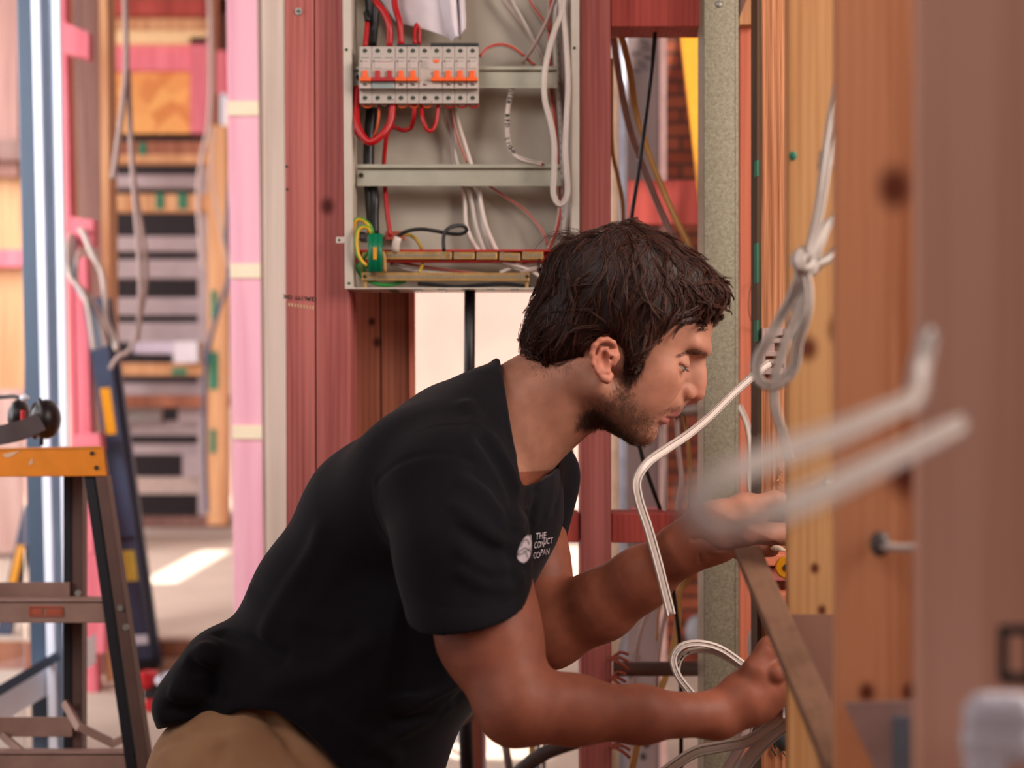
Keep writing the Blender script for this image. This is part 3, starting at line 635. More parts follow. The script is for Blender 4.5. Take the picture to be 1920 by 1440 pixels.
# ---- circuit breakers
BF = 2.088
def breaker(x0, x1, n, label, kind='orange', group='circuit breakers in a row'):
    T = empty('circuit_breaker', V(P((x0+x1)/2, 0, BF).x, BF, P(0, 196, BF).z), label, 'circuit breaker')
    g = .35
    b = MB()
    b.prect(x0 + g, 87, x1 - g, 194, BF + .006, .0335)
    b.prect(x0 + g - 1, 111, x1 - g - 1, 166, BF - .006, .012)
    body = b.build('body', M['breaker'], T, bevel=.0006)
    MB().prect(x0 + 1.3, 112.5, x1 - 2.2, 129, BF - .0066, .0006).build('upper_label', M['breaker_label'], T)
    if kind != 'main': MB().prect(x0 + 1.3, 153, x1 - 2.2, 165, BF - .0066, .0006).build('lower_label', M['breaker_label'], T)
    w = MB(); w.prect(x0 + 2.0, 130.5, x1 - 3.0, 151.5, BF - .0064, .0006); w.build('toggle_slot', plain('slot_shade', srgb(176,162,154), .6) if 'slot' not in M else M['slot'], T)
    inkm = MB(); 
    inkm.cyl(P(x0 + 4, 115, BF - .0069), P(x0 + 4, 115, BF - .0062), .0018, 14)
    for (a, c_, e, f_) in ((7, 114.5, 17, 115.3), (3, 120, 6, 120.7), (3, 123, 6, 123.7), (2.5, 126.5, 8, 127.2), (10, 127, 18, 127.7)):
        inkm.prect(x0 + a, c_, x0 + min(e, (x1-x0) - 3), f_, BF - .0069, .0003)
    for q in range(int((x1 - x0) // 22)):
        inkm.prect(x0 + 4 + 22*q, 107.5, x0 + 18 + 22*q, 108.5, BF + .0055, .0004)
    if n == 2 and kind == 'rcd':
        for q in range(4): inkm.prect(x0 + 4, 117 + 2.6*q, x0 + 14 + (q % 2) * 5, 117.6 + 2.6*q, BF - .0069, .0003)
    inkm.build('fine_print', M['ink_grey'], T)
    if kind != 'main':
        im = MB()
        xx = x0 + 7; im.prect(xx, 159.3, xx + 8, 160.4, BF - .0071, .0004); im.bar(P(xx + .5, 156.2, BF - .0069), P(xx + 3, 159, BF - .0069), .0008, .0004); im.bar(P(xx + 2, 156, BF - .0069), P(xx + 7, 158.8, BF - .0069), .0010, .0004)
        im.prect(x1 - 6.5, 154, x1 - 3, 154.8, BF - .0069, .0003)
        im.build('rating_print', M['ink'], T)
    else:
        MB().prect(x0 + 9, 115, x1 - 6, 115.7, BF - .0069, .0003).build('red_line', M['toggle_red'], T)
        im = MB(); im.prect(x1 - 6, 112.8, x1 - 4.5, 114.2, BF - .0069, .0003); im.prect(x1 - 7, 186.5, x1 - 2.5, 187.2, BF + .0056, .0004); im.build('rating_print', M['ink'], T)
    mid = [(x0 + 22.3 * q + 11.1) for q in range(n)]
    tm = M['orange'] if kind != 'main' else M['toggle_red']
    tg = MB()
    for q, cx in enumerate(mid):
        if kind == 'rcd' and q == 0: continue
        tg.prect(cx - 5.2, 131.5, cx + 4.2, 146, BF - .010, .005)
    if kind == 'rcd': tg.prect(mid[1] - 11, 144.5, mid[1] + 10.4, 151.5, BF - .0145, .0065)
    else: tg.prect(x0 - .5, 144.5, x1 - 1.3, 151.5, BF - .0145, .0065)
    tg.build('toggle', tm, T, bevel=.0009)
    if kind == 'main': MB().prect(x0 + 1, 151.5, x1 - 2, 165.5, BF - .0075, .002).build('clear_cover', M['clear_grey'], T, bevel=.0005)
    if kind == 'rcd':
        tb = MB(); pts = [P(mid[1] - 1 + 6 * math.cos(a), 112 + 6 * math.sin(a), BF - .0075) for a in [math.pi * i / 12 for i in range(13)]]
        b0 = len(tb.v); tb.v += pts + [p + V(0, .002, 0) for p in pts]; tb._f([b0 + i for i in range(13)]); tb._f([b0 + 13 + i for i in reversed(range(13))])
        for i in range(13): tb._f([b0 + i, b0 + 13 + i, b0 + 13 + (i + 1) % 13, b0 + (i + 1) % 13])
        tb.build('test_button', M['orange'], T)
        im = MB(); 
        for (a, c_) in ((mid[1] - 10.5, 137.8), (mid[1] + 10, 137.8)): im.prect(a - 1, c_, a + 1, c_ + 1, BF - .0069, .0004)
        for (a, c_) in ((mid[1] - 10.5, 89.5), (mid[1] - 10.5, 190.5)): im.prect(a - .8, c_, a + .8, c_ + 1.5, BF + .0056, .0004)
        im.build('rating_print', M['ink'], T)
    for cx in mid:
        for cy in (95.5, 184):
            s = MB().cyl(P(cx, cy, BF + .0056), P(cx, cy, BF + .0066), .0033, 16)
            h = s.build('terminal_hole', M['screw_dark'], T)
            sc_ = MB().cyl(P(cx, cy, BF + .0050), P(cx, cy, BF + .0060), .0026, 14).build('terminal_screw', M['screw_green'], T)
            sl_ = MB(); c_ = P(cx, cy, BF + .0049); sl_.bar(c_ + V(-.002, 0, -.001), c_ + V(.002, 0, .001), .0006, .0004); sl_.build('screw_slot', M['steel'], sc_)
    return T
M['slot'] = plain('slot_shade', srgb(184,170,160), .6)
breaker(673.5, 697, 1, 'single breaker with orange toggle at the left end of the row')
breaker(697, 741, 2, 'double main switch with red toggle and clear cover', 'main')
breaker(741, 763.2, 1, 'orange toggle breaker right next to the red main switch')
breaker(763.2, 785.4, 1, 'orange toggle breaker directly left of the double safety switch')
breaker(785.4, 829.8, 2, 'double safety switch with half round orange test button', 'rcd')
breaker(829.8, 852.2, 1, 'orange toggle breaker directly right of the double safety switch')
breaker(852.2, 875, 1, 'orange toggle breaker, last but one at the right end of the row')
breaker(875, 897.5, 1, 'orange toggle breaker at the right end of the row')
tag(MB().prect(744, 82.5, 784, 86.6, BF + .010, .02).build('busbar_cover', M['black'], bevel=.0005), 'short black comb cover above the third and fourth breakers', 'busbar')
tag(MB().prect(807.5, 80.5, 897.5, 86.6, BF + .010, .02).build('busbar_cover', M['black'], bevel=.0005), 'long black comb cover above the right hand breakers', 'busbar')
for k, (x, c_) in enumerate(((689, 'orange_wire'), (720, 'black'), (737, 'black'), (754, 'orange_wire'), (776, 'orange_wire'), (801, 'orange_wire'), (843, 'orange_wire'), (866, 'orange_wire'), (888, 'orange_wire'))):
    pts = [P(x + 9 * math.cos(math.pi * i / 12), 194 + 8 * math.sin(math.pi * i / 12), 2.103) for i in range(13)]
    tag(MB().tube(pts, .0013, 8).build('terminal_clip', M[c_] if k not in (6,7,8) else M['red'], smooth=True), '%s clip loop under the %s' % ('black' if c_ == 'black' else 'red orange', ('first breaker from the left', 'left half of the main switch', 'right half of the main switch', 'breaker right of the main switch', 'breaker left of the safety switch', 'left half of the safety switch', 'third breaker from the right', 'second breaker from the right', 'last breaker at the right')[k]), 'clip')

# ---- wires in the enclosure
def wire(name, pts, r, mat, label, conv=None, d=2.15, cat='wire', flat=None, sides=12):
    q = []
    for p in pts:
        x, y = conv(p[0], p[1]) if conv else (p[0], p[1]); q.append(P(x, y, p[2] if len(p) > 2 else d))
    s = spline(q, .005); m = MB()
    if flat: m.sweep(s, flat_profile(flat, 2 * r))
    else: m.tube(s, r, sides)
    return tag(m.build(name, M[mat] if isinstance(mat, str) else mat, smooth=True), label, cat)
wire('red_wire', [(505,-120,2.12),(470,-10,2.12),(515,60,2.11),(540,130,2.105),(541,225,2.108)], .0049, 'red', 'thick red wire curving into the main switch from above', Z4)
wire('red_wire', [(560,-120,2.13),(567,20,2.12),(590,110,2.11),(598,218,2.11)], .0048, 'red', 'thick red wire going straight down beside the curved one', Z4)
wire('red_wire', [(434,110,2.12),(424,225,2.11)], .0038, 'red', 'short red wire end out of the black sleeve above the breakers', Z4)
wire('red_wire', [(664,215,2.115),(661,160,2.12),(671,118,2.125),(685,150,2.13),(684,215,2.13)], .0030, 'red', 'narrow red loop standing above the black comb cover', Z4)
wire('red_wire', [(385,420,2.12),(380,520,2.11),(388,610,2.10),(440,685,2.095),(500,655,2.095),(545,590,2.10),(557,500,2.105)], .0054, 'red', 'thick red loop hanging low under the left breakers', Z4)
wire('red_wire', [(375,430,2.14),(358,520,2.13),(365,600,2.125),(392,655,2.12),(440,688,2.115)], .0030, 'red', 'thinner red wire outside the thick red loop at the left', Z4)
wire('orange_wire', [(490,505,2.11),(489,560,2.11),(480,620,2.11),(462,665,2.11)], .0020, 'orange_wire', 'thin orange wire inside the thick red loop', Z4)
wire('red_wire', [(660,505,2.105),(658,570,2.11),(640,620,2.12),(600,628,2.125),(560,612,2.13),(535,630,2.135),(522,690,2.14),(514,790,2.15),(520,900,2.15),(528,1010,2.14),(545,1140,2.13)], .0034, 'red', 'long red wire snaking down behind the lower rail', Z4)
wire('red_wire', [(697,505,2.11),(700,570,2.10),(722,625,2.10),(748,628,2.10),(768,580,2.105),(776,505,2.108)], .0030, 'red', 'small red loop under the double safety switch', Z4)
wire('black_cable', [(440,-100,2.145),(452,60,2.145),(452,220,2.15),(455,500,2.155),(445,640,2.155),(440,790,2.155),(448,950,2.15),(462,1135,2.145)], .0085, 'black', 'thick black cable running down the left inside of the board', Z4, cat='cable')
wire('black_cable', [(478,-100,2.14),(474,50,2.14),(460,220,2.14)], .006, 'black', 'black cable sleeve beside the thick black cable at the top', Z4, cat='cable')
wire('black_cable', [(430,60,2.13),(438,105,2.125)], .0050, 'black', 'short black sleeve end above the breakers', Z4, cat='cable')
wire('black_cable', [(462,900,2.15),(470,960,2.14),(468,1040,2.14),(470,1130,2.14)], .0070, 'black', 'second black cable below the lower rail', Z4, cat='cable')
wire('black_wire', [(440,685,2.12),(490,650,2.115),(560,630,2.115),(640,625,2.115),(740,640,2.12),(850,660,2.125),(940,662,2.125),(983,632,2.12),(950,598,2.115),(880,602,2.11),(820,635,2.105),(800,690,2.105),(803,800,2.105)], .0028, 'black', 'black wire with a flat loop above the neutral link', ZB)
wire('cable_end', [(445,690,2.12),(428,740,2.12),(425,800,2.125)], .0060, 'cable_white', 'white sheath end the red and black wires come out of', ZB, cat='cable')
wire('earth_wire', [(245,665,2.10),(225,600,2.10),(180,560,2.11),(135,545,2.11),(105,570,2.11),(98,680,2.12),(98,800,2.13)], .0032, 'earth', 'outer green and yellow wire arching over the green block', ZB)
wire('earth_wire', [(235,660,2.09),(215,615,2.09),(165,608,2.09),(130,640,2.09),(118,720,2.09),(130,820,2.09),(170,890,2.09),(215,918,2.095)], .0032, 'earth', 'inner green and yellow loop left of the green block', ZB)
wire('earth_wire', [(490,665,2.13),(540,672,2.13),(590,710,2.13),(620,760,2.13),(632,800,2.135),(640,880,2.14),(625,930,2.13),(610,960,2.12)], .0026, 'earth_yellow', 'olive green wire arching behind the red carrier', ZB)
wire('earth_wire', [(215,805,2.11),(180,850,2.11),(178,900,2.11),(182,960,2.11)], .0024, 'earth_green', 'short green wire behind the green block', ZB)
wire('earth_wire', [(120,890,2.13),(130,940,2.13),(160,990,2.12),(230,1035,2.11),(330,1062,2.11),(430,1052,2.115),(500,1030,2.12)], .0030, 'earth_green', 'green wire sagging under the brass earth bar', ZB)
wire('earth_wire', [(322,800,2.12),(335,850,2.12),(340,960,2.12)], .0030, M['cable_tan'], 'pale tan wire behind the right side of the green block', ZB)
for k, (pts, r, mt, lb) in enumerate((
    ([(600,1050),(750,1062),(900,1075),(1100,1062),(1300,1056),(1480,1075)], .0030, 'black', 'black wire lying along the bottom of the board'),
    ([(400,880),(560,905),(750,935),(950,960),(1100,975)], .0022, 'redline', 'thin red lined wire crossing below the red carrier'),
    ([(380,900),(520,940),(700,965),(900,980)], .0030, 'cable_grey', 'grey wire crossing behind the brass earth bar'),
    ([(1240,965),(1330,930),(1430,905),(1560,890)], .0028, 'cable_white', 'bright white wire rising right below the red carrier'),
    ([(1180,880),(1300,900),(1400,940),(1520,930),(1580,900)], .0030, 'cable_grey', 'grey wire bending under the right end of the carrier'),
    ([(1260,880),(1350,905),(1420,925),(1500,960),(1560,1000)], .0028, 'cable_white', 'white wire dropping behind the right end of the earth bar'),
    ([(1400,960),(1480,950),(1560,925)], .0026, 'cable_mauve', 'mauve wire next to the right end of the earth bar'))):
    wire('loose_wire', pts, r, mt, lb, ZB, d=2.155 - .004 * k)
# white cables
wire('white_cable', [(795,505,2.15),(812,580,2.16),(835,660,2.165),(852,785,2.165),(893,900,2.165),(905,980,2.165),(910,1080,2.16),(940,1160,2.155),(975,1215,2.15)], .0034, 'cable_white', 'white cable under the breakers, leftmost of the bundle', Z4, cat='cable')
wire('white_cable', [(820,505,2.15),(838,590,2.155),(855,700,2.16),(866,785,2.16),(915,900,2.16),(938,980,2.16),(955,1080,2.155),(985,1180,2.15),(1000,1215,2.15)], .0034, 'cable_grey', 'grey white cable, second of the bundle under the breakers', Z4, cat='cable')
wire('white_cable', [(853,505,2.15),(870,590,2.155),(905,700,2.16),(932,785,2.16),(968,900,2.158),(985,1000,2.155),(1010,1100,2.15),(1060,1215,2.15)], .0036, 'cable_white', 'white cable under the breakers, rightmost of the bundle', Z4, cat='cable')
wire('white_cable', [(866,785,2.168),(930,905,2.168),(965,985,2.165),(985,1090,2.165),(1020,1190,2.16),(1040,1215,2.16)], .0036, 'cable_grey', 'grey white cable with tiny print below the lower rail', Z4, cat='cable')
wire('thin_wire', [(838,505,2.145),(850,590,2.15),(875,680,2.15),(915,785,2.155)], .0018, 'redline', 'thin red lined wire in the bundle under the breakers', Z4)
wire('thin_wire', [(1020,895,2.16),(1100,950,2.16),(1190,1010,2.16),(1250,1075,2.155),(1285,1130,2.15),(1300,1180,2.15)], .0022, 'redline', 'thin red lined wire curving down under the lower rail', Z4)
wire('thin_wire', [(975,275,2.14),(1010,235,2.14),(1070,215,2.14),(1130,228,2.14),(1190,270,2.145),(1240,315,2.15)], .0032, 'redline', 'red lined white wire arching right of the breakers', Z4)
wire('thin_wire', [(885,20,2.15),(905,-30,2.15),(930,-90,2.15)], .0024, 'redline', 'red lined wire end beside the folded paper', Z4)
wire('white_cable', [(1070,-40,2.16),(1110,20,2.16),(1160,80,2.16),(1210,150,2.165),(1250,230,2.165),(1290,315,2.165)], .0046, 'cable_white', 'white cable sweeping from the top centre to the upper rail', Z4, cat='cable')
wire('white_cable', [(1110,-40,2.15),(1150,40,2.15),(1200,130,2.155),(1250,220,2.155),(1290,300,2.16)], .0036, 'cable_grey', 'grey white cable beside the sweeping white one', Z4, cat='cable')
wire('white_cable', [(1195,-30,2.16),(1240,40,2.16),(1290,110,2.16),(1310,150,2.16)], .0026, 'redline', 'red lined cable running to the right cable bundle', Z4, cat='cable')
wire('white_cable', [(1345,-20,2.12),(1300,100,2.125),(1250,200,2.13),(1215,255,2.135),(1180,305,2.14)], .0030, 'cable_mauve', 'dusty cable crossing in front of the others to the rail', Z4, cat='cable')
wire('white_cable', [(1320,-40,2.165),(1310,150,2.165),(1320,430,2.17),(1340,600,2.17),(1352,800,2.17),(1365,1000,2.17),(1345,1120,2.16),(1310,1200,2.15)], .0040, 'redline', 'red lined cable down the right inside of the board', Z4, cat='cable')
wire('white_cable', [(1350,-40,2.15),(1340,200,2.155),(1352,420,2.16),(1370,620,2.165),(1378,800,2.165),(1382,1000,2.165),(1385,1130,2.16)], .0042, 'cable_grey', 'grey cable with fine print down the right inside', Z4, cat='cable')
wire('white_cable', [(1392,-40,2.14),(1398,200,2.145),(1400,500,2.15),(1402,800,2.155),(1400,1000,2.155),(1380,1140,2.15)], .0046, 'cable_grey', 'grey white cable hard against the right side wall', Z4, cat='cable')
wire('white_cable', [(1375,-40,2.16),(1380,200,2.165),(1375,500,2.17),(1392,800,2.17),(1398,1000,2.17),(1360,1130,2.16)], .0042, 'cable_mauve', 'dusty cable behind the others at the right inside', Z4, cat='cable')
wire('white_cable_loop', [(1362,-40,2.11),(1370,60,2.105),(1340,140,2.10),(1310,240,2.095),(1288,360,2.09),(1290,480,2.09),(1320,600,2.09),(1335,700,2.09),(1335,820,2.09),(1332,940,2.09),(1365,988,2.09),(1398,940,2.09),(1395,820,2.09),(1388,720,2.09),(1395,560,2.092),(1402,400,2.095),(1392,200,2.10),(1378,60,2.105),(1385,-40,2.11)], .0034, 'cable_white', 'long white cable loop hanging down the right side of the board', Z4, cat='cable', flat=.0088)
o = wire('labelled_cable', [(1135,428,2.135),(1118,480,2.132),(1108,560,2.13),(1108,640,2.13),(1118,700,2.13),(1145,750,2.13),(1200,775,2.13),(1275,790,2.128)], .0030, 'cable_white', 'short white cable with handwritten black words between the rails', Z4, cat='cable', flat=.0075)
MB().cyl(P(*Z4(1274, 790), 2.127), P(*Z4(1284, 792), 2.126), .0016, 8).build('copper_end', M['toggle_red'], o, smooth=True)
# words written down the cable
def text_obj(name, body, size, mat, parent, origin, right, up, extrude=.0004, align='CENTER', bold=0.0, sx=1.0):
    c = bpy.data.curves.new(name, 'FONT'); c.body = body; c.size = size; c.extrude = extrude; c.align_x = align; c.align_y = 'CENTER'; c.offset = bold
    to = bpy.data.objects.new(name, c); COL.objects.link(to); bpy.context.view_layer.update()
    dg = bpy.context.evaluated_depsgraph_get(); me = bpy.data.meshes.new_from_object(to.evaluated_get(dg))
    bpy.data.objects.remove(to)
    R = Vector(right).normalized(); U = Vector(up).normalized(); N_ = R.cross(U); org = root_loc(parent) if parent else Vector((0, 0, 0))
    for v in me.vertices: v.co = Vector(origin) - org + R * v.co.x * sx + U * v.co.y + N_ * v.co.z
    me.materials.clear(); me.materials.append(mat)
    ob = bpy.data.objects.new(name, me); COL.objects.link(ob)
    if parent: ob.parent = parent
    return ob
def word_on(par, body, a, b, size, d):
    A = P(*Z4(*a), d); B = P(*Z4(*b), d); n = len(body)
    dr = (B - A).normalized(); up = V(0, -1, 0).cross(dr)
    for i, ch in enumerate(body):
        p = A + (B - A) * ((i + .5) / n)
        text_obj('letter', ch, size, M['ink'], par, p, dr, up, bold=.0001)
word_on(o, 'NTER', (1133,428), (1112,500), .0085, 2.1265)
word_on(o, 'BED', (1108,545), (1108,615), .0092, 2.1262)
word_on(o, 'LI', (1108,660), (1116,700), .0088, 2.1262); word_on(o, 'GHT', (1118,702), (1140,742), .0084, 2.1262)
# fine print on two of the cables
m_ = MB(); random.seed(4)
for i in range(26):
    x, y = Z4(1352 + i * .9, 180 + i * 36); m_.prect(x, y, x + 1.2, y + 3.5 + 3 * random.random(), 2.149 + i * .0002, .0003)
tag(m_.build('cable_print', M['ink']), 'fine black print running down the right grey cable', 'print')

# ---- green terminal, copper saddle, black socket
g = empty('terminal_block', P(703, 511, 2.085), 'green tubular earth terminal with a yellow stripe', 'terminal')
gm = MB(); x0, y0 = ZB(213, 662); x1, y1 = ZB(318, 960)
for k in range(3): gm.cyl(P(x0 + 4.5 + 8.2 * k, y0, 2.09), P(x0 + 4.5 + 8.2 * k, y1, 2.09), .0042 if k != 1 else .0052, 18)
gm.build('body', M['green_block'], g, smooth=True)
MB().prect(*ZB(250, 765), *ZB(277, 862), 2.0838, .003).build('yellow_stripe', M['yellow'], g)
tag(MB().prect(*ZB(345, 640), *ZB(494, 708), 2.165, .012).build('copper_saddle', M['copper'], bevel=.001), 'brown saddle behind the red and black wire ends', 'saddle')
so_ = empty('black_socket', P(679, 442, 2.15), 'small black socket left of the green terminal', 'socket')
MB().prect(*ZB(140, 645), *ZB(190, 715), 2.14, .03).build('body', M['black'], so_, bevel=.001)
c = P(*ZB(163, 682), 2.139); MB().cyl(c, c + V(0, .003, 0), .004, 12).build('socket_ring', M['conduit_dark'], so_)
# ---- neutral link on its red carrier
cr = empty('neutral_carrier', P(860, 491, 2.13), 'long red plastic carrier across the lower board', 'carrier')
rm = MB().prect(*ZB(92, 785), *ZB(1800, 798), 2.128, .020); rm.prect(*ZB(92, 868), *ZB(1800, 882), 2.128, .020); rm.prect(*ZB(92, 790), *ZB(1800, 876), 2.142, .004)
rm.build('channel', M['red_plastic'], cr)
def screws(par, xs, y, d, r, name='clamp_screw', conv=ZB, src=[None]):
    out = []
    for (x, yy) in [(x, y) if not isinstance(x, tuple) else x for x in xs]:
        c = P(*conv(x, yy), d)
        if src[0] is None or src[0][1] != r:
            m = MB().cyl(V(0, 0, 0), V(0, .0012, 0), r, 12)
            o = mesh_obj(name, m.v, m.f, M['steel'], None, (0, 0, 0)); src[0] = (o.data, r)
        else:
            o = bpy.data.objects.new(name, src[0][0]); COL.objects.link(o)
        o.parent = par; o.location = c - root_loc(par)
for k, (a, b, y0, y1, lb, xs) in enumerate((
    (345, 862, 800, 862, 'longest brass neutral link with a row of screws on the red carrier', [362 + 27.5 * i for i in range(16)] + [(797, 815), (797, 852), (838, 831)]),
    (878, 1040, 803, 862, 'short brass link on the red carrier, first right of the long one', [(900, 815), (900, 850)] + [932 + 30 * i for i in range(4)]),
    (1056, 1218, 803, 864, 'short brass link on the red carrier, second right of the long one', [(1078, 816), (1078, 850)] + [1108 + 30 * i for i in range(4)]),
    (1236, 1398, 805, 868, 'slightly tilted short brass link, third right of the long one', [(1256, 812), (1256, 848)] + [(1290 + 30 * i, 830 + 3 * i) for i in range(4)]),
    (1415, 1580, 800, 864, 'short brass link on the red carrier just behind the hair', [(1436, 815), (1436, 850)] + [1466 + 30 * i for i in range(4)]))):
    T = empty('brass_link', P(*ZB((a + b) / 2, y1), 2.12), lb, 'brass link')
    q = [ZB(a, y1), ZB(b, y1 + (6 if k == 3 else 0)), ZB(b, y0 + (6 if k == 3 else 0)), ZB(a, y0)]
    MB().pquad(q, 2.122, .012).build('bar', M['brass'], T, bevel=.0008)
    screws(T, xs, 831, 2.1212, .0021)
T = empty('earth_bar', P(*ZB(815, 1028), 2.10), 'long brass earth bar on two posts along the bottom', 'earth bar')
MB().pquad([ZB(160, 1028), ZB(1470, 1032), ZB(1470, 966), ZB(160, 963)], 2.102, .010).build('bar', M['brass'], T, bevel=.0008)
for x in (186, 1452): MB().prect(*ZB(x - 12, 1029), *ZB(x + 12, 1090), 2.106, .006).build('support_leg', M['brass'], T, bevel=.0005)
for x in (183, 1455): c = P(*ZB(x, 995), 2.1012); MB().cyl(c, c + V(0, .002, 0), .0028, 14).build('mounting_screw', M['screw_dark'], T)
screws(T, [(222, 978), (222, 1012), (262, 978), (262, 1012), (1414, 980), (1414, 1014)] + [300 + 31.2 * i for i in range(36)], 997, 2.1012, .0021)
tag(MB().prect(*ZB(160, 805), *ZB(215, 862), 2.124, .010).build('brass_tab', M['brass'], bevel=.0006), 'small brass tab peeping out left of the green terminal', 'brass tab')
# ---- folded papers
T = empty('folded_paper', P(800, 60, 2.12), 'folded white papers tucked in above the breakers', 'paper')
def crumple(pts, dd, name, seed):
    random.seed(seed); m = MB(); rows = 7; colsn = 7
    A, B, C_, D_ = [P(*p) for p in pts]
    for i in range(rows + 1):
        for j in range(colsn + 1):
            u, v = j / colsn, i / rows
            p = (A * (1 - u) + B * u) * (1 - v) + (D_ * (1 - u) + C_ * u) * v
            m.v.append(p + V(0, random.uniform(-1, 1) * dd + .010 * math.sin(u * 5 + v * 2), 0))
    for i in range(rows):
        for j in range(colsn):
            a = i * (colsn + 1) + j; m._f([a, a + 1, a + colsn + 2, a + colsn + 1])
    o = m.build(name, M['paper'], T, smooth=True); s = o.modifiers.new('thick', 'SOLIDIFY'); s.thickness = .0006
    s = o.modifiers.new('sub', 'SUBSURF'); s.levels = 2; s.render_levels = 2
crumple([(655,-90,2.15),(850,-90,2.14),(852,76,2.13),(740,40,2.15)], .003, 'rear_sheet', 2)
crumple([(778,-90,2.13),(846,-90,2.12),(863,68,2.115),(846,79,2.12)], .002, 'front_sheet', 3)
crumple([(846,-90,2.125),(862,-90,2.12),(874,52,2.115),(862,77,2.12)], .002, 'side_sheet', 4)
crumple([(858,-90,2.13),(866,-90,2.13),(874,40,2.125),(868,66,2.125)], .001, 'edge_sheet', 5)

# ---- black cable that leaves the board at the bottom
tag(MB().tube([P(881, 541, 2.15), P(880, 700, 2.16), P(878, 1000, 2.2)], .0085, 16).build('black_feed_cable', M['black'], smooth=True), 'black feed cable hanging below the board in the bright gap', 'cable')

# ---- stamp on the stud pair
for i, ch in enumerate('QUALITY CHE'):
    if ch == ' ': continue
    x = 589 - i * 5.6; y = 561 - i * .55
    text_obj('stamp_letter', ch, .0085 * (1.0), M['ink'], S1 if x < 586 else S2, P(x, y, WD - .0007), V(-1, 0, .07), V(0, 0, -1), extrude=.0002, bold=.0001)
m_ = MB()
for i in range(9): m_.prect(541 + i * 5.6, 568 + i * .7, 543.5 + i * 5.6, 574 + i * .8, WD - .0006, .0004)
m_.build('faded_stamp', plain('cream_ink', srgb(214,180,140), .7), S1)

# ---- cables right of the board, behind the head
wire('black_flex', [(1230,40,2.16),(1222,130,2.2),(1208,240,2.22),(1196,330,2.22),(1184,410,2.22),(1175,520,2.22),(1178,700,2.22),(1200,840,2.2),(1225,920,2.2),(1240,965,2.22),(1255,1060,2.22),(1268,1150,2.22),(1276,1250,2.22),(1277,1500,2.22)], .0033, 'black', 'thin black flex hanging from the top nogging behind the head', cat='cable')
wire('tan_cable', [(1160,45,2.2),(1180,130,2.25),(1195,220,2.3),(1225,310,2.3),(1262,400,2.3),(1300,480,2.3),(1312,560,2.3)], .0030, 'cable_tan', 'tan flat cable slanting down right of the red stud', cat='cable', flat=.010)
wire('white_cable', [(1148,60,2.22),(1162,150,2.27),(1180,240,2.32),(1212,330,2.32),(1250,420,2.32),(1290,500,2.32)], .0030, 'cable_mauve', 'dusty flat cable slanting down beside the tan one', cat='cable', flat=.011)
wire('tan_cable', [(1146,110,2.3),(1147,270,2.3),(1158,330,2.3),(1168,390,2.3),(1165,470,2.3),(1150,560,2.3)], .0026, 'cable_tan', 'thin tan cable hugging the red stud', cat='cable', flat=.007)
wire('white_cable', [(1240,795,2.26),(1246,880,2.26),(1246,966,2.18)], .0032, 'cable_white', 'white cable hanging just under the chin', cat='cable')
wire('white_cable', [(1268,760,2.25),(1272,840,2.25),(1278,900,2.24),(1272,950,2.20),(1276,985,2.18)], .0040, 'cable_mauve', 'mauve cable with a shiny bend below the nose', cat='cable')
wire('tan_cable', [(1280,765,2.27),(1290,830,2.27),(1294,900,2.27),(1291,980,2.27),(1290,1040,2.27)], .0026, 'cable_tan', 'tan cable left of the steel post at chin height', cat='cable', flat=.006)
wire('tan_cable', [(1322,1030,2.25),(1295,1080,2.3),(1274,1110,2.3),(1272,1160,2.3),(1262,1220,2.3),(1240,1290,2.3),(1200,1380,2.3),(1180,1470,2.3)], .0028, 'cable_tan', 'tan cable from the upper hand down behind the lower arm', cat='cable', flat=.011)
wire('tan_cable', [(1248,1110,2.35),(1235,1150,2.35),(1232,1200,2.35)], .0022, 'cable_tan', 'short tan cable bend between the forearms', cat='cable')
wire('white_cable', [(1250,1140,2.32),(1240,1190,2.32),(1232,1260,2.32),(1228,1340,2.32)], .0034, 'cable_mauve', 'mauve cable passing behind the level grey conduit', cat='cable')
wire('white_cable', [(1210,1130,2.4),(1172,1180,2.4),(1155,1240,2.4)], .0034, 'cable_grey', 'pale cable spreading to the left between the forearms', cat='cable')
wire('white_cable', [(1226,1120,2.45),(1200,1190,2.45),(1190,1260,2.45),(1186,1330,2.45)], .0038, 'cable_mauve', 'pale cable in front of the wrap panel between the forearms', cat='cable')
wire('green_flex', [(1068,820,2.3),(1076,870,2.3),(1084,900,2.3),(1078,935,2.24),(1064,968,2.17)], .0028, 'earth_green', 'green flex curving beside the far sleeve', cat='cable')
for k, (x, y) in enumerate(((1193, 1232), (1187, 1270), (1212, 1396), (1206, 1418))):
    tag(MB().ellipsoid(P(x, y, 3.297), (.006, .004, .009)).build('cable_clip', M['black'], smooth=True), ('small black clip just above the level conduit', 'small black clip just below the level conduit', 'upper black clip under the forearm', 'lower black clip under the forearm')[k], 'clip')
# cable in front of orange stud
wire('white_cable', [(1386,760,2.14),(1402,800,2.13),(1408,850,2.12),(1405,900,2.12),(1414,950,2.13),(1424,990,2.15)], .0030, 'cable_white', 'white flat cable looping over the orange stud', cat='cable', flat=.0095)
wire('thin_black_wire', [(1419,518,2.171),(1406,545,2.14),(1404,585,2.14),(1418,624,2.171)], .0006, 'black', 'hair thin black wire bow on the orange stud', cat='wire')
wire('white_cable', [(1412,1240,1.98),(1407,1215,1.98),(1410,1190,1.98),(1424,1165,1.98)], .0045, 'cable_white', 'short white cable bow above the lower wrist', cat='cable')
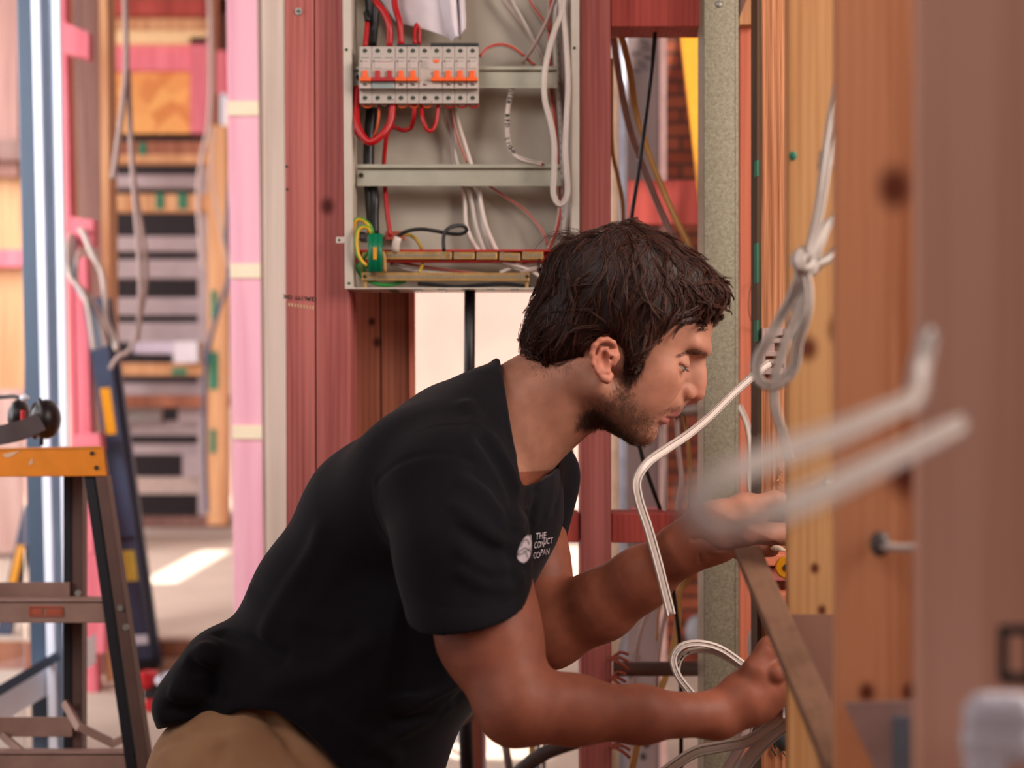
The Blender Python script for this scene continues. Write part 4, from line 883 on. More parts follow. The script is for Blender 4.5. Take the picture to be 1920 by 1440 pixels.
# ------------------------------------------------------------------ stepladder with ear defenders
LD = 2.30
T = empty('stepladder', P(30, 0, LD), 'orange topped stepladder with brown and black legs at the left edge', 'stepladder'); T.location.z = 0
cap = MB(); cap.pquad([(-150, 896), (201, 893), (194, 838), (-150, 845)], LD, .004)
cap.hexa([P(-150, 845, LD), P(194, 838, LD), P(190, 836, 2.42), P(-146, 843, 2.42), P(-150, 850, LD), P(195, 843, LD), P(190, 841, 2.42), P(-146, 848, 2.42)])
cap.pquad([(-144, 892), (190, 890), (190, 838), (-144, 845)], 2.416, .004)
cap.hexa([P(197, 893, LD), P(201, 893, LD), P(194, 838, LD), P(190, 838, LD), P(189, 890, 2.42), P(193, 890, 2.42), P(190, 836, 2.42), P(186, 836, 2.42)])
cap.build('top_cap', M['ladder_orange'], T, bevel=.002)
for (x, y) in ((173, 850), (181, 877)):
    c = P(x, y, LD); MB().cyl(c + V(0, -.0015, 0), c + V(0, .003, 0), .0036, 14).build('rivet', M['screw_dark'], T)
m_ = MB(); m_.pquad([(4, 852), (38, 845), (20, 857), (10, 858)], LD - .0006, .001); m_.pquad([(53, 870), (60, 858), (62, 868), (57, 872)], LD - .0006, .001)
m_.build('paint_splash', plain('paint_spots', srgb(206,170,140), .8), T)
def lrail(name, a, b, wpx, d, t, mat):
    """channel from px a (top) to px b, carried on to the floor"""
    A = P(*a, d); B = P(*b, d); k = (A.z - 0.0) / (A.z - B.z); B2 = A + (B - A) * k; w = mm(wpx, d)
    fr = [B2 + V(-w/2,0,0), B2 + V(w/2,0,0), A + V(w/2,0,0), A + V(-w/2,0,0)]
    return MB().hexa(fr + [p + V(0, t, 0) for p in fr]).build(name, M[mat], T, bevel=.001)
lrail('rear_leg', (144, 893), (143, 1410), 21, 2.405, .03, 'ladder_brown')
lrail('rear_leg_flange', (126, 893), (126, 1410), 15, 2.403, .034, 'ladder_black')
lrail('front_leg', (189, 893), (270, 1440), 20, 2.302, .03, 'ladder_brown')
lrail('front_leg_flange', (167, 893), (246, 1440), 20, 2.306, .034, 'ladder_black')
lrail('front_leg', (-140, 893), (-220, 1440), 20, 2.302, .03, 'ladder_brown')
lrail('rear_leg', (-95, 893), (-95, 1410), 30, 2.405, .03, 'ladder_brown')
def step(y0, y1, yb, x1, xb):
    m = MB(); m.prect(-200, y0, x1, y1, 2.310, .003)
    m.hexa([P(-200, y0, 2.31), P(x1, y0, 2.31), P(xb, yb, 2.39), P(-190, yb, 2.39), P(-200, y0 + 5, 2.31), P(x1, y0 + 5, 2.31), P(xb, yb + 5, 2.39), P(-190, yb + 5, 2.39)])
    return m.build('step', M['ladder_step'], T, bevel=.001)
s1 = step(1127, 1168, 1118, 212, 205)
m_ = MB(); m_.prect(56, 1137, 116, 1139.5, 2.3085, .0015); m_.prect(56, 1154, 116, 1156.5, 2.3085, .0015); m_.prect(54, 1139, 57, 1155, 2.3085, .0015); m_.prect(115, 1139, 118, 1155, 2.3085, .0015)
m_.prect(58, 1142, 80, 1152, 2.309, .001); m_.prect(86, 1142, 114, 1152, 2.309, .001); m_.build('step_slot', M['copper'], s1)
MB().prect(-180, 1092, 131, 1133, 2.398, .004).build('rear_cross_brace', M['ladder_step'], T, bevel=.001)
step(1412, 1470, 1403, 262, 255)
MB().prect(-180, 1345, 136, 1382, 2.398, .004).build('rear_cross_brace', M['ladder_step'], T, bevel=.001)
for seg in (((122, 1318), (150, 1368)), ((148, 1362), (216, 1396)), ((212, 1394), (248, 1376))):
    MB().bar(P(*seg[0], 2.395 if seg[0][0] < 140 else 2.35), P(*seg[1], 2.35 if seg[1][0] < 230 else 2.34), .012, .010).build('spreader_brace', M['ladder_step'], T, bevel=.001)
MB().bar(P(4, 1378, 2.396), P(66, 1432, 2.36), .012, .008).build('spreader_brace', M['ladder_step'], T, bevel=.001)
for (x, y) in ((146, 1112), (226, 1140), (236, 1176)):
    c = P(x, y, 2.30 if x > 200 else 2.39); MB().cyl(c + V(0, -.002, 0), c + V(0, .004, 0), .005, 12).build('rivet', M['steel'], T)

T = empty('ear_defenders', P(60, 836, 2.36), 'black ear defenders with a red mark lying on the stepladder top', 'ear defenders')
m_ = MB(); m_.ellipsoid(P(86, 786, 2.36), (.024, .030, .033), 24, 16); m_.build('ear_cup', M['ear_black'], T, smooth=True)
m_ = MB(); m_.ellipsoid(P(36, 782, 2.40), (.018, .026, .030), 24, 16); m_.build('ear_cup', M['ear_black'], T, smooth=True)
MB().ellipsoid(P(66, 789, 2.37), (.007, .026, .031), 24, 14).build('ear_cushion', M['ear_pad'], T, smooth=True)
MB().prect(37.5, 769, 46, 791, 2.368, .008).build('red_mark', M['tool_red'], T, bevel=.002)
MB().sweep(spline(pp([(-60, 815, 2.30), (-20, 818, 2.305), (20, 812, 2.31), (50, 803, 2.32), (78, 790, 2.33)])), [(.016, .0022), (.016, -.0022), (-.016, -.0022), (-.016, .0022)]).build('head_band', M['ear_pad'], T, smooth=False, bevel=.001)
MB().tube(spline(pp([(-60, 748, 2.42), (0, 745, 2.42), (30, 744, 2.41), (44, 758, 2.40)])), .0035, 10).build('cup_yoke', M['ear_black'], T, smooth=True)
MB().tube(spline(pp([(74, 748, 2.34), (78, 770, 2.333), (78, 800, 2.333), (78, 834, 2.34)])), .0035, 10).build('cup_yoke', M['ear_black'], T, smooth=True)
MB().ellipsoid(P(46, 746, 2.36), (.008, .008, .006)).build('cup_pivot', M['alu_white'], T, smooth=True)

# ---- leaning ladder section
T = empty('leaning_ladder', P(272, 1256, 4.45), 'long navy ladder section with yellow stickers leaning on the studs', 'ladder'); T.location.z = 0
A = P(274, 1252, 4.40); B = P(176, 560, 4.10)
up = (0, -1, 0)
MB().bar(A, B, .056, .03).build('front_rail', M['ladder_blue'], T, bevel=.003)
MB().bar(A + V(.012, .034, 0), B + V(.012, .034, 0), .056, .03).build('rear_rail', M['ladder_blue'], T, bevel=.003)
def on_rail(py0, py1, w, mat, nm, h=.034):
    k0 = (1252 - py0) / 692; k1 = (1252 - py1) / 692
    MB().bar(A + (B - A) * k0, A + (B - A) * k1, w, h).build(nm, mat, T)
on_rail(800, 716, .030, M['yellow'], 'yellow_sticker'); on_rail(1076, 1018, .036, plain('pale_yellow', srgb(220,196,80), .5), 'yellow_sticker')
on_rail(1200, 1182, .044, M['alu_white'], 'white_foot_pad', .036)
on_rail(1256, 1232, .066, M['ladder_black'], 'rubber_foot', .05)
on_rail(1000, 992, .058, M['ladder_black'], 'joint_clip', .036)

T = empty('power_tool', P(284, 1335, 3.9), 'small red, black and white power tool on the floor behind the man', 'tool'); T.location.z = 0
m_ = MB(); m_.ellipsoid(P(274, 1275, 3.92), (.030, .05, .026)).prect(262, 1262, 290, 1285, 3.90, .05); m_.build('red_housing', M['tool_red'], T, bevel=.004)
MB().prect(268, 1285, 304, 1312, 3.90, .05).build('black_grip', M['ladder_black'], T, bevel=.006)
MB().prect(270, 1312, 306, 1335, 3.89, .07).build('battery', M['tool_red'], T, bevel=.006)
MB().ellipsoid(P(300, 1276, 3.9), (.014, .02, .014)).ellipsoid(P(318, 1268, 3.95), (.026, .02, .012)).build('white_cover', M['alu_white'], T, smooth=True)

# ---- cables at the left
def lw(pts, r, mat, label, d=4.0, flat=None): return wire('hanging_cable', pts, r, mat, label, None, d, 'cable', flat)
lw([(232,-80,3.95),(236,60,3.95),(236,130,3.95),(226,230,3.95),(218,290,3.95),(212,335,3.95)], .0085, 'cable_mauve', 'mauve cable hanging left over the strand board')
lw([(240,130,3.97),(244,240,3.97),(250,340,3.97),(258,440,3.97),(263,540,3.97),(258,640,3.97)], .0078, 'cable_mauve', 'mauve cable hanging in front of the stair slats')
lw([(246,300,4.0),(262,400,4.0),(274,490,4.0),(270,560,4.0),(246,650,4.0),(222,668,4.0),(206,692,4.0)], .0062, 'cable_mauve', 'mauve cable curving out towards the navy ladder')
lw([(150,432,4.098),(156,436,4.0),(172,475,3.9),(190,510,3.9),(197,560,3.9),(200,600,3.9),(214,635,3.9),(218,655,3.88)], .0080, 'cable_white', 'white cable bow above the navy ladder')
for k, (p0, p1, p2, mt, lb) in enumerate((((130,515),(160,560),(176,655),'cable_white','leftmost white cable of the bundle over the navy ladder'), ((140,530),(172,580),(186,655),'alu_blue','blue white cable of the bundle over the navy ladder'), ((148,545),(182,590),(196,650),'cable_white','middle white cable of the bundle over the navy ladder'), ((136,520),(178,570),(202,645),'cable_white','rightmost white cable of the bundle over the navy ladder'))):
    lw([(p0[0]+2, p0[1]-75, 4.098), (p0[0]-4, p0[1]-50, 3.95), (*p0, 3.86+.01*k), (*p1, 3.85+.01*k), (*p2, 3.85+.01*k)], .0062, mt, lb)
lw([(392,-60,6.9),(396,120,6.9),(392,230,6.9),(378,300,6.9),(372,380,6.9),(382,500,6.9)], .012, 'cable_mauve', 'mauve cable running down beside the rose upright')
lw([(436,300,6.8),(424,440,6.8),(428,520,6.8),(404,600,6.8),(386,690,6.8),(384,830,6.8),(388,960,6.8)], .010, 'ladder_blue', 'dark blue cable winding down the tan stair upright')
lw([(400,240,6.7),(398,330,6.7),(412,420,6.7),(430,500,6.7)], .006, 'cable_mauve', 'thin mauve cable crossing the tan stair upright')
# ------------------------------------------------------------------ cables and fittings on the right
def rw(name, pts, r, mat, label, flat=None, cat='cable'): return wire(name, pts, r, mat, label, None, 1.6, cat, flat)
o = rw('flat_cable', [(1442,682,1.835),(1430,690,1.82),(1378,735,1.77),(1330,782,1.72),(1290,815,1.67),(1250,842,1.62),(1214,868,1.59),(1194,900,1.58),(1198,938,1.58),(1215,990,1.58),(1232,1050,1.58),(1246,1105,1.58),(1258,1152,1.58)], .0030, 'cable_white', 'white flat three core cable from the clip past the chin, cut end hanging down', flat=.0108)
e0 = P(1258, 1152, 1.58)
for k in (-1, 0, 1): MB().ellipsoid(e0 + V(.003 * k, -.0005, -.0003 - .0004 * k), (.0009, .0009, .0006), 8, 6).build('core_end', M['toggle_red'] if k else M['ink'], o, smooth=True)
# clip plate on the rough stud
T = empty('cable_clip_plate', P(1453, 700, 1.856), 'white slotted cable clip plate nailed on the rough sawn stud', 'clip')
m_ = MB(); m_.prect(1429, 615, 1435, 702, 1.850, .008); m_.prect(1470, 615, 1476, 702, 1.850, .008)
for y0, y1 in ((615, 629), (634, 643), (659, 668), (674, 682), (690, 702)): m_.prect(1435, y0, 1470, y1, 1.851, .006)
m_.prect(1435, 629, 1452, 660, 1.852, .005)
m_.build('slotted_plate', M['cable_mauve'], T, bevel=.0006)
# splinters on the rough stud
m_ = MB(); random.seed(8)
for i in range(9):
    a = P(1462 + random.uniform(-4, 8), 872 + i * 5, 1.858); m_.bar(a, a + V(random.uniform(-.004, .006), -.004, random.uniform(-.006, .004)), .0012, .0006)
tag(m_.build('wood_splinters', M['tan']), 'small pale splinters torn out of the rough sawn stud', 'splinters')
tag(MB().cyl(P(1548, 905, 1.31), P(1548, 905, 1.322), .0035, 12).cyl(P(1548, 888, 1.312), P(1548, 899, 1.312), .0012, 8).build('bent_nail', M['steel'], smooth=True), 'small nail with a bright shank on the knotty stud', 'nail')
# knotted loop of blurred cable
K = empty('knotted_cable', P(1500, 600, 1.16), 'blurred white cable tied in a knot with hanging loops, in front of the studs', 'cable')
def kseg(pts, r=.0036, nm='cable_loop', mt='cable_grey', fl=.0085):
    MB().sweep(spline(pp(pts)), flat_profile(fl, 2 * r)).build(nm, M[mt], K, smooth=True)
kseg([(1585,60,1.19),(1572,150,1.18),(1556,250,1.17),(1545,330,1.16),(1535,400,1.155),(1522,455,1.15),(1510,500,1.14)], nm='hanging_strand')
kseg([(1580,400,1.17),(1552,420,1.165),(1536,460,1.15),(1520,500,1.145)], .003, 'short_strand', fl=.008)
kseg([(1580,450,1.18),(1556,482,1.17),(1528,492,1.16),(1500,474,1.145),(1492,492,1.135),(1515,512,1.14),(1530,500,1.15)], .003, 'knot')
kseg([(1500,480,1.135),(1498,520,1.13),(1484,560,1.14),(1462,598,1.15),(1446,630,1.15),(1422,668,1.15),(1418,700,1.15),(1432,722,1.15),(1462,720,1.15),(1488,690,1.15),(1496,640,1.14),(1512,590,1.13),(1514,540,1.13),(1504,500,1.13)])
kseg([(1512,490,1.15),(1510,540,1.155),(1494,590,1.16),(1476,630,1.16),(1460,680,1.16),(1452,720,1.16),(1452,760,1.16),(1466,810,1.17),(1480,860,1.18)], .003, 'hanging_tail', fl=.0075)
kseg([(1506,470,1.13),(1496,482,1.125),(1500,500,1.12),(1516,502,1.125),(1524,486,1.13)], .004, 'knot')
MB().tube(spline(pp([(1490,640,1.17),(1488,600,1.17),(1494,570,1.17)])), .0022, 8).build('dark_strand', M['ladder_blue'], K, smooth=True)
MB().sweep(spline(pp([(1572,270,1.185),(1552,300,1.18),(1536,300,1.175)])), flat_profile(.016, .002)).build('tape_flag', plain('dusty_tape', srgb(190,160,140), .4), K, smooth=True)
# the nearest, most blurred cable
rw('near_cable', [(1742,620,.66),(1724,690,.65),(1712,745,.62),(1660,772,.58),(1560,815,.52),(1460,850,.48),(1380,882,.455),(1325,910,.445),(1302,945,.44),(1318,982,.44),(1370,990,.445),(1440,965,.45),(1520,930,.47),(1620,883,.51),(1720,835,.56),(1800,795,.62)], .0030, 'cable_white', 'very blurred near cable folded back in a long loop at the right', flat=.0086)
# cables around the lower hand
rw('white_cable', [(1330,1345,1.60),(1300,1304,1.60),(1272,1268,1.60),(1262,1236,1.60),(1276,1213,1.60),(1308,1206,1.60),(1350,1216,1.605),(1395,1246,1.61),(1430,1270,1.61)], .0032, 'cable_white', 'outer white cable of the double loop beside the lower wrist', flat=.008)
rw('white_cable', [(1322,1345,1.612),(1292,1304,1.612),(1272,1268,1.612),(1274,1238,1.612),(1292,1222,1.612),(1330,1220,1.612),(1362,1234,1.615),(1400,1258,1.62)], .0032, 'cable_white', 'inner white cable of the double loop beside the lower wrist', flat=.006)
rw('flat_cable', [(1240,1452,1.62),(1300,1412,1.60),(1350,1400,1.58),(1400,1390,1.56),(1440,1366,1.54),(1490,1330,1.52)], .0030, 'redflat', 'white flat cable with a red edge rising to the lower hand', flat=.013)
rw('flat_cable', [(1370,1480,1.60),(1400,1430,1.58),(1432,1392,1.56),(1460,1368,1.55),(1492,1346,1.54)], .0030, 'cable_grey', 'wide grey flat cable at the bottom, left of the knotty stud', flat=.016)
rw('flat_cable', [(1330,1500,1.66),(1365,1440,1.65),(1392,1392,1.64),(1405,1350,1.64)], .0030, 'cable_mauve', 'dusty flat cable hanging down behind the lower wrist', flat=.013)
rw('flat_cable', [(1425,1385,1.62),(1450,1350,1.60),(1480,1310,1.58)], .0030, 'cable_grey', 'short flat cable squeezed between hand and stud', flat=.010)
T = rw('stripped_cable', [(1472,1345,1.50),(1471,1310,1.50),(1468,1284,1.50)], .0034, 'cable_grey', 'upright cable end with a pale stripped tip by the lower hand', flat=.007)
MB().tube(spline(pp([(1468,1284,1.50),(1467,1278,1.50),(1465,1272,1.50)])), .0020, 8).build('stripped_tip', plain('pale_yellow_core', srgb(226,226,150), .4), T, smooth=True)
tag(MB().ellipsoid(P(1470, 1385, 1.62), (.012, .01, .014)).build('dark_grommet', plain('grommet', srgb(70,76,78), .4), smooth=True), 'dark blue grey grommet behind the flat cables', 'grommet')
m_ = MB(); random.seed(12)
for i in range(8):
    a = P(1462 + random.uniform(-10, 12), 1392 + random.uniform(0, 28), 1.856); m_.bar(a, a + V(random.uniform(-.006, .008), 0, random.uniform(.002, .010)), .0018, .0014)
m_.build('dark_scratches', M['ink'], SD)
# what the upper hand works on
tag(MB().prect(1432, 1040, 1530, 1062, 1.80, .05).build('timber_offcut', M['stud_salmon'], bevel=.002), 'salmon timber piece just below the upper hand', 'offcut')
tag(MB().prect(1436, 1064, 1530, 1090, 1.81, .05).build('timber_offcut', M['stud_red'], bevel=.002), 'pinkish timber piece under the salmon one by the upper hand', 'offcut')
tag(MB().prect(1444, 1112, 1530, 1180, 1.80, .05).build('timber_offcut', M['stud_salmon'], bevel=.003), 'orange timber piece between the two hands behind the knotty stud', 'offcut')
T = empty('yellow_grommet', P(1472, 1080, 1.72), 'round yellow cap with a dark hole below the upper hand', 'grommet')
MB().cyl(P(1474, 1064, 1.72), P(1474, 1064, 1.74), .0135, 24).build('body', M['yellow'], T, bevel=.002)
MB().cyl(P(1476, 1063, 1.718), P(1476, 1063, 1.73), .004, 14).build('hole', M['ink'], T)
m_ = MB(); m_.ellipsoid(P(1455, 1028, 1.66), (.0085, .004, .0035), 10, 6).ellipsoid(P(1464, 1031, 1.66), (.006, .003, .002), 8, 6)
tag(m_.build('wood_chip', plain('pale_chip', srgb(250,222,200), .7)), 'pale wood chip caught at the fingers of the upper hand', 'chip')
tag(MB().prect(1449, 1013, 1455, 1020, 1.655, .004).build('white_tip', M['alu_white'], bevel=.001), 'tiny white plastic tip next to the wood chip', 'tip')
# ------------------------------------------------------------------ the man: continuous surfaces grown from distance fields
class Field:
    def __init__(s, lo, hi, h):
        s.lo = np.array(lo, float); s.h = h; s.n = (np.ceil((np.array(hi) - s.lo) / h).astype(int) + 1)
        s.D = np.full(s.n, 0.5, np.float32)
    def reg(s, lo, hi, pad):
        a = np.clip(((np.array(lo) - pad - s.lo) / s.h).astype(int), 0, s.n - 1); b = np.clip(((np.array(hi) + pad - s.lo) / s.h).astype(int) + 2, 1, s.n)
        if (b <= a).any(): return None
        sl = tuple(slice(a[i], b[i]) for i in range(3))
        ax = [s.lo[i] + s.h * np.arange(a[i], b[i], dtype=np.float32) for i in range(3)]
        return sl, ax[0][:, None, None], ax[1][None, :, None], ax[2][None, None, :]
    def comb(s, sl, d, k, sub):
        c = s.D[sl]
        if sub: d = -d; s.D[sl] = np.maximum(c, d) + np.maximum(k - np.abs(c - d), 0)**2 / (4 * k)
        else: s.D[sl] = np.minimum(c, d) - np.maximum(k - np.abs(c - d), 0)**2 / (4 * k)
    def cone(s, a, b, ra, rb, k=.01, sub=False, sy=1.0):
        a = np.array(a); b = np.array(b); r = max(ra, rb) * max(1, sy)
        q = s.reg(np.minimum(a, b) - r, np.maximum(a, b) + r, k + 3 * s.h)
        if q is None: return
        sl, X, Y, Z = q; y0 = (a[1] + b[1]) / 2
        ay = y0 + (a[1] - y0) / sy; by = y0 + (b[1] - y0) / sy; Yq = y0 + (Y - y0) / sy
        d_ = np.array([b[0] - a[0], by - ay, b[2] - a[2]]); L = max(float(d_ @ d_), 1e-9)
        t = np.clip(((X - a[0]) * d_[0] + (Yq - ay) * d_[1] + (Z - a[2]) * d_[2]) / L, 0, 1)
        d = np.sqrt((X - a[0] - t * d_[0])**2 + (Yq - ay - t * d_[1])**2 + (Z - a[2] - t * d_[2])**2) - (ra + (rb - ra) * t)
        s.comb(sl, d.astype(np.float32), k, sub)
    def chain(s, pts, k=.01, sub=False, sy=1.0):
        for (a, ra), (b, rb) in zip(pts[:-1], pts[1:]): s.cone(a, b, ra, rb, k, sub, sy)
    def ell(s, c, r, R=None, k=.01, sub=False):
        c = np.array(c); r = np.array(r); m = r.max(); q = s.reg(c - m, c + m, k + 3 * s.h)
        if q is None: return
        sl, X, Y, Z = q; R = np.eye(3) if R is None else np.array(R)
        x, y, z = X - c[0], Y - c[1], Z - c[2]
        u = [(x * R[i][0] + y * R[i][1] + z * R[i][2]) / r[i] for i in range(3)]
        k0 = np.sqrt(u[0]**2 + u[1]**2 + u[2]**2) + 1e-9; k1 = np.sqrt((u[0] / r[0])**2 + (u[1] / r[1])**2 + (u[2] / r[2])**2) + 1e-9
        s.comb(sl, (k0 * (k0 - 1) / k1).astype(np.float32), k, sub)
    def stroke(s, pts, wd, amp):
        """raise (amp > 0) or press in a soft line"""
        pts = [np.array(p) for p in pts]; A = np.array(pts); q = s.reg(A.min(0), A.max(0), wd * 2.6)
        if q is None: return
        sl, X, Y, Z = q; best = None
        for a, b in zip(pts[:-1], pts[1:]):
            d_ = b - a; L = max(float(d_ @ d_), 1e-9)
            t = np.clip(((X - a[0]) * d_[0] + (Y - a[1]) * d_[1] + (Z - a[2]) * d_[2]) / L, 0, 1)
            d = (X - a[0] - t * d_[0])**2 + (Y - a[1] - t * d_[1])**2 + (Z - a[2] - t * d_[2])**2
            best = d if best is None else np.minimum(best, d)
        s.D[sl] -= (amp * np.exp(-best / wd**2)).astype(np.float32)
    def cut(s, fn, k=.004):
        """intersect with the inside (negative) of fn(X, Y, Z), whole field in slabs"""
        for i in range(0, s.n[0], 24):
            X = (s.lo[0] + s.h * np.arange(i, min(i + 24, s.n[0]), dtype=np.float32))[:, None, None]
            Y = (s.lo[1] + s.h * np.arange(s.n[1], dtype=np.float32))[None, :, None]; Z = (s.lo[2] + s.h * np.arange(s.n[2], dtype=np.float32))[None, None, :]
            d = fn(X, Y, Z).astype(np.float32); c = s.D[i:i+24]
            s.D[i:i+24] = np.maximum(c, d) + np.maximum(k - np.abs(c - d), 0)**2 / (4 * k)
    def at(s, p):
        q = (np.asarray(p, float) - s.lo) / s.h; i = np.clip(np.floor(q).astype(int), 0, s.n - 2); t = q - i; D = s.D
        o = 0
        for a in (0, 1):
            for b in (0, 1):
                for c in (0, 1):
                    w_ = (t[..., 0] if a else 1 - t[..., 0]) * (t[..., 1] if b else 1 - t[..., 1]) * (t[..., 2] if c else 1 - t[..., 2])
                    o = o + w_ * D[i[..., 0] + a, i[..., 1] + b, i[..., 2] + c]
        return o
    def grad(s, p):
        e = s.h; p = np.asarray(p, float)
        g = np.stack([s.at(p + d) - s.at(p - d) for d in np.eye(3) * e], -1)
        return g / (np.linalg.norm(g, axis=-1, keepdims=True) + 1e-9)
    def hit(s, px, py):
        ys = np.arange(s.lo[1] + s.h, s.lo[1] + s.h * (s.n[1] - 2), s.h * .5)
        p = np.stack([(px - 960) / F * ys, ys, CAMZ - (py - 720) / F * ys], -1)
        v = s.at(p); j = np.argmax(v < 0)
        return p[j] if v[j] < 0 else None
    def mesh(s):
        S = s.D < 0; n = s.n - 1
        m = np.zeros(n, np.uint8)
        for a in (0, 1):
            for b in (0, 1):
                for c in (0, 1): m += S[a:n[0]+a, b:n[1]+b, c:n[2]+c]
        act = np.argwhere((m > 0) & (m < 8)); flat = np.ravel_multi_index(act.T, n); del m
        acc = np.zeros((len(act), 3)); cnt = np.zeros(len(act))
        E_ = []
        for ax in range(3):
            o = [i for i in range(3) if i != ax]
            for a in (0, 1):
                for b in (0, 1):
                    p0 = [0, 0, 0]; p0[o[0]] = a; p0[o[1]] = b; p1 = list(p0); p1[ax] = 1; E_.append((p0, p1))
        for p0, p1 in E_:
            v0 = s.D[tuple((act + p0).T)].astype(float); v1 = s.D[tuple((act + p1).T)].astype(float)
            cr = (v0 < 0) != (v1 < 0); t = np.where(cr, v0 / np.where(cr, v0 - v1, 1), 0)
            acc += np.where(cr[:, None], np.array(p0) + t[:, None] * (np.array(p1) - np.array(p0)), 0); cnt += cr
        V_ = s.lo + (act + acc / cnt[:, None]) * s.h
        F_ = []
        for ax in range(3):
            b_, c_ = (ax + 1) % 3, (ax + 2) % 3
            sl0 = [slice(1, -1)] * 3; sl0[ax] = slice(0, s.n[ax] - 1); sl1 = list(sl0); sl1[ax] = slice(1, s.n[ax])
            A = S[tuple(sl0)]; B = S[tuple(sl1)]; idx = np.argwhere(A != B); ins = A[tuple(idx.T)]
            off = np.array([1, 1, 1]); off[ax] = 0; base = idx + off
            eb = np.zeros(3, int); eb[b_] = 1; ec = np.zeros(3, int); ec[c_] = 1
            q = [base - eb - ec, base - ec, base, base - eb]
            q = np.stack([np.searchsorted(flat, np.ravel_multi_index(np.clip(c.T, 0, (n - 1)[:, None]), n)) for c in q], 1)
            q[~ins] = q[~ins][:, ::-1]; F_.append(q)
        return V_, np.concatenate(F_)
def field_obj(fd, name, mat, parent, attr=None):
    V_, F_ = fd.mesh(); org = np.array(root_loc(parent))
    me = bpy.data.meshes.new(name); nv, nf = len(V_), len(F_)
    me.vertices.add(nv); me.vertices.foreach_set('co', (V_ - org).astype(np.float32).ravel())
    me.loops.add(nf * 4); me.loops.foreach_set('vertex_index', F_.astype(np.int32).ravel())
    me.polygons.add(nf); me.polygons.foreach_set('loop_start', np.arange(0, nf * 4, 4, dtype=np.int32))
    me.polygons.foreach_set('use_smooth', np.ones(nf, bool))
    me.update(calc_edges=True)
    if attr is not None:
        a = me.color_attributes.new(name='tint', type='FLOAT_COLOR', domain='POINT'); a.data.foreach_set('color', attr(V_).astype(np.float32).ravel())
    me.materials.append(mat); o = bpy.data.objects.new(name, me); COL.objects.link(o); o.parent = parent
    return o, V_
def poly_sdf(poly):
    """signed pixel distance to a polygon, negative inside"""
    A = np.array(poly, float); B = np.roll(A, -1, 0)
    def f(x, y):
        best = None; ins = None
        for (ax, ay), (bx, by) in zip(A, B):
            dx, dy = bx - ax, by - ay; t = np.clip(((x - ax) * dx + (y - ay) * dy) / (dx*dx + dy*dy + 1e-9), 0, 1)
            d = (x - ax - t*dx)**2 + (y - ay - t*dy)**2; best = d if best is None else np.minimum(best, d)
            c = ((ay > y) != (by > y)) & (x < (bx - ax) * (y - ay) / (by - ay + 1e-12) + ax)
            ins = c if ins is None else ins ^ c
        return np.where(ins, -1, 1) * np.sqrt(best)
    return f
def poly_map(poly, x0, x1, y0, y1, st=2.0):
    gx = np.arange(x0, x1 + st, st); gy = np.arange(y0, y1 + st, st); M_ = poly_sdf(poly)(gx[:, None], gy[None, :])
    def f(px, py):
        qx = np.clip((px - x0) / st, 0, len(gx) - 1.001); qy = np.clip((py - y0) / st, 0, len(gy) - 1.001); i = qx.astype(int); j = qy.astype(int); tx = qx - i; ty = qy - j
        return M_[i, j]*(1-tx)*(1-ty) + M_[i+1, j]*tx*(1-ty) + M_[i, j+1]*(1-tx)*ty + M_[i+1, j+1]*tx*ty
    return f
def proj(X, Y, Z): return 960 + X / Y * F, 720 - (Z - CAMZ) / Y * F

YM = 1.67
TH = math.radians(27); fa = np.array([math.cos(TH), 0, -math.sin(TH)]); la = np.array([0, -1.0, 0]); ua = np.array([math.sin(TH), 0, math.cos(TH)])
HR = np.array([fa, la, ua]); HC = np.array(P(1150, 590, YM))
def H(f, l, u): return HC + (f * fa + l * la + u * ua) / 1000
def tilt(deg):     # head axes turned about the lateral axis
    a = math.radians(deg); return np.array([fa * math.cos(a) + ua * math.sin(a), la, ua * math.cos(a) - fa * math.sin(a)])
def m3(a, b, c): return np.array([a, b, c]) / 1000
pw = lambda x, y, d: np.array(P(x, y, d))

# ---- skin
SK = Field((-.16, 1.34, .48), (.335, 1.95, 1.115), .0018)
def both(fn):
    for sgn in (1, -1): fn(sgn)
SK.ell(H(4, 0, 20), m3(96, 75, 80), HR, .01)
SK.ell(H(52, 0, 22), m3(62, 60, 50), HR, .02)
SK.ell(H(56, 0, -30), m3(54, 60, 66), HR, .02)
SK.ell(H(82, 0, -58), m3(34, 34, 34), HR, .015)
both(lambda g: SK.ell(H(78, 37*g, -38), m3(19, 21, 18), HR, .02))                     # cheek bones
both(lambda g: SK.ell(H(68, 34*g, -66), m3(28, 22, 28), HR, .02))
both(lambda g: SK.cone(H(20, 52*g, -84), H(84, 20*g, -108), .016, .014, .020))          # jaw
SK.ell(H(55, 0, -82), m3(46, 46, 40), HR, .02)
SK.ell(H(93, 0, -107), m3(17, 20, 15), HR, .012)                                       # chin
both(lambda g: SK.cone(H(98, 40*g, 9), H(113, 11*g, 11), .008, .008, .012))             # brow ridge
both(lambda g: SK.ell(H(114, 37*g, -16), m3(20, 18, 11.5), HR, .018, True))               # sockets
SK.cone(H(108, 0, 2), H(126, 0, -26), .0062, .0072, .010)                               # nose
SK.cone(H(122, 0, -22), H(129, 0, -37), .0078, .0098, .007)
SK.ell(H(108, 0, -26), m3(19, 15, 25), tilt(-16), .012)
both(lambda g: SK.ell(H(117.5, 12*g, -41.5), m3(10.5, 7, 8.2), tilt(-20), .004))
SK.cone(H(131, 0, -41), H(120, 0, -50), .0042, .004, .004)
both(lambda g: SK.ell(H(125, 6.5*g, -49), m3(5.5, 3.0, 3.2), tilt(-20), .002, True))
both(lambda g: SK.stroke([H(110, 19*g, -33), H(107, 21.5*g, -42), H(106, 24*g, -52), H(100, 31*g, -66)], .0035, -.0012))           # fold beside the wing of the nose
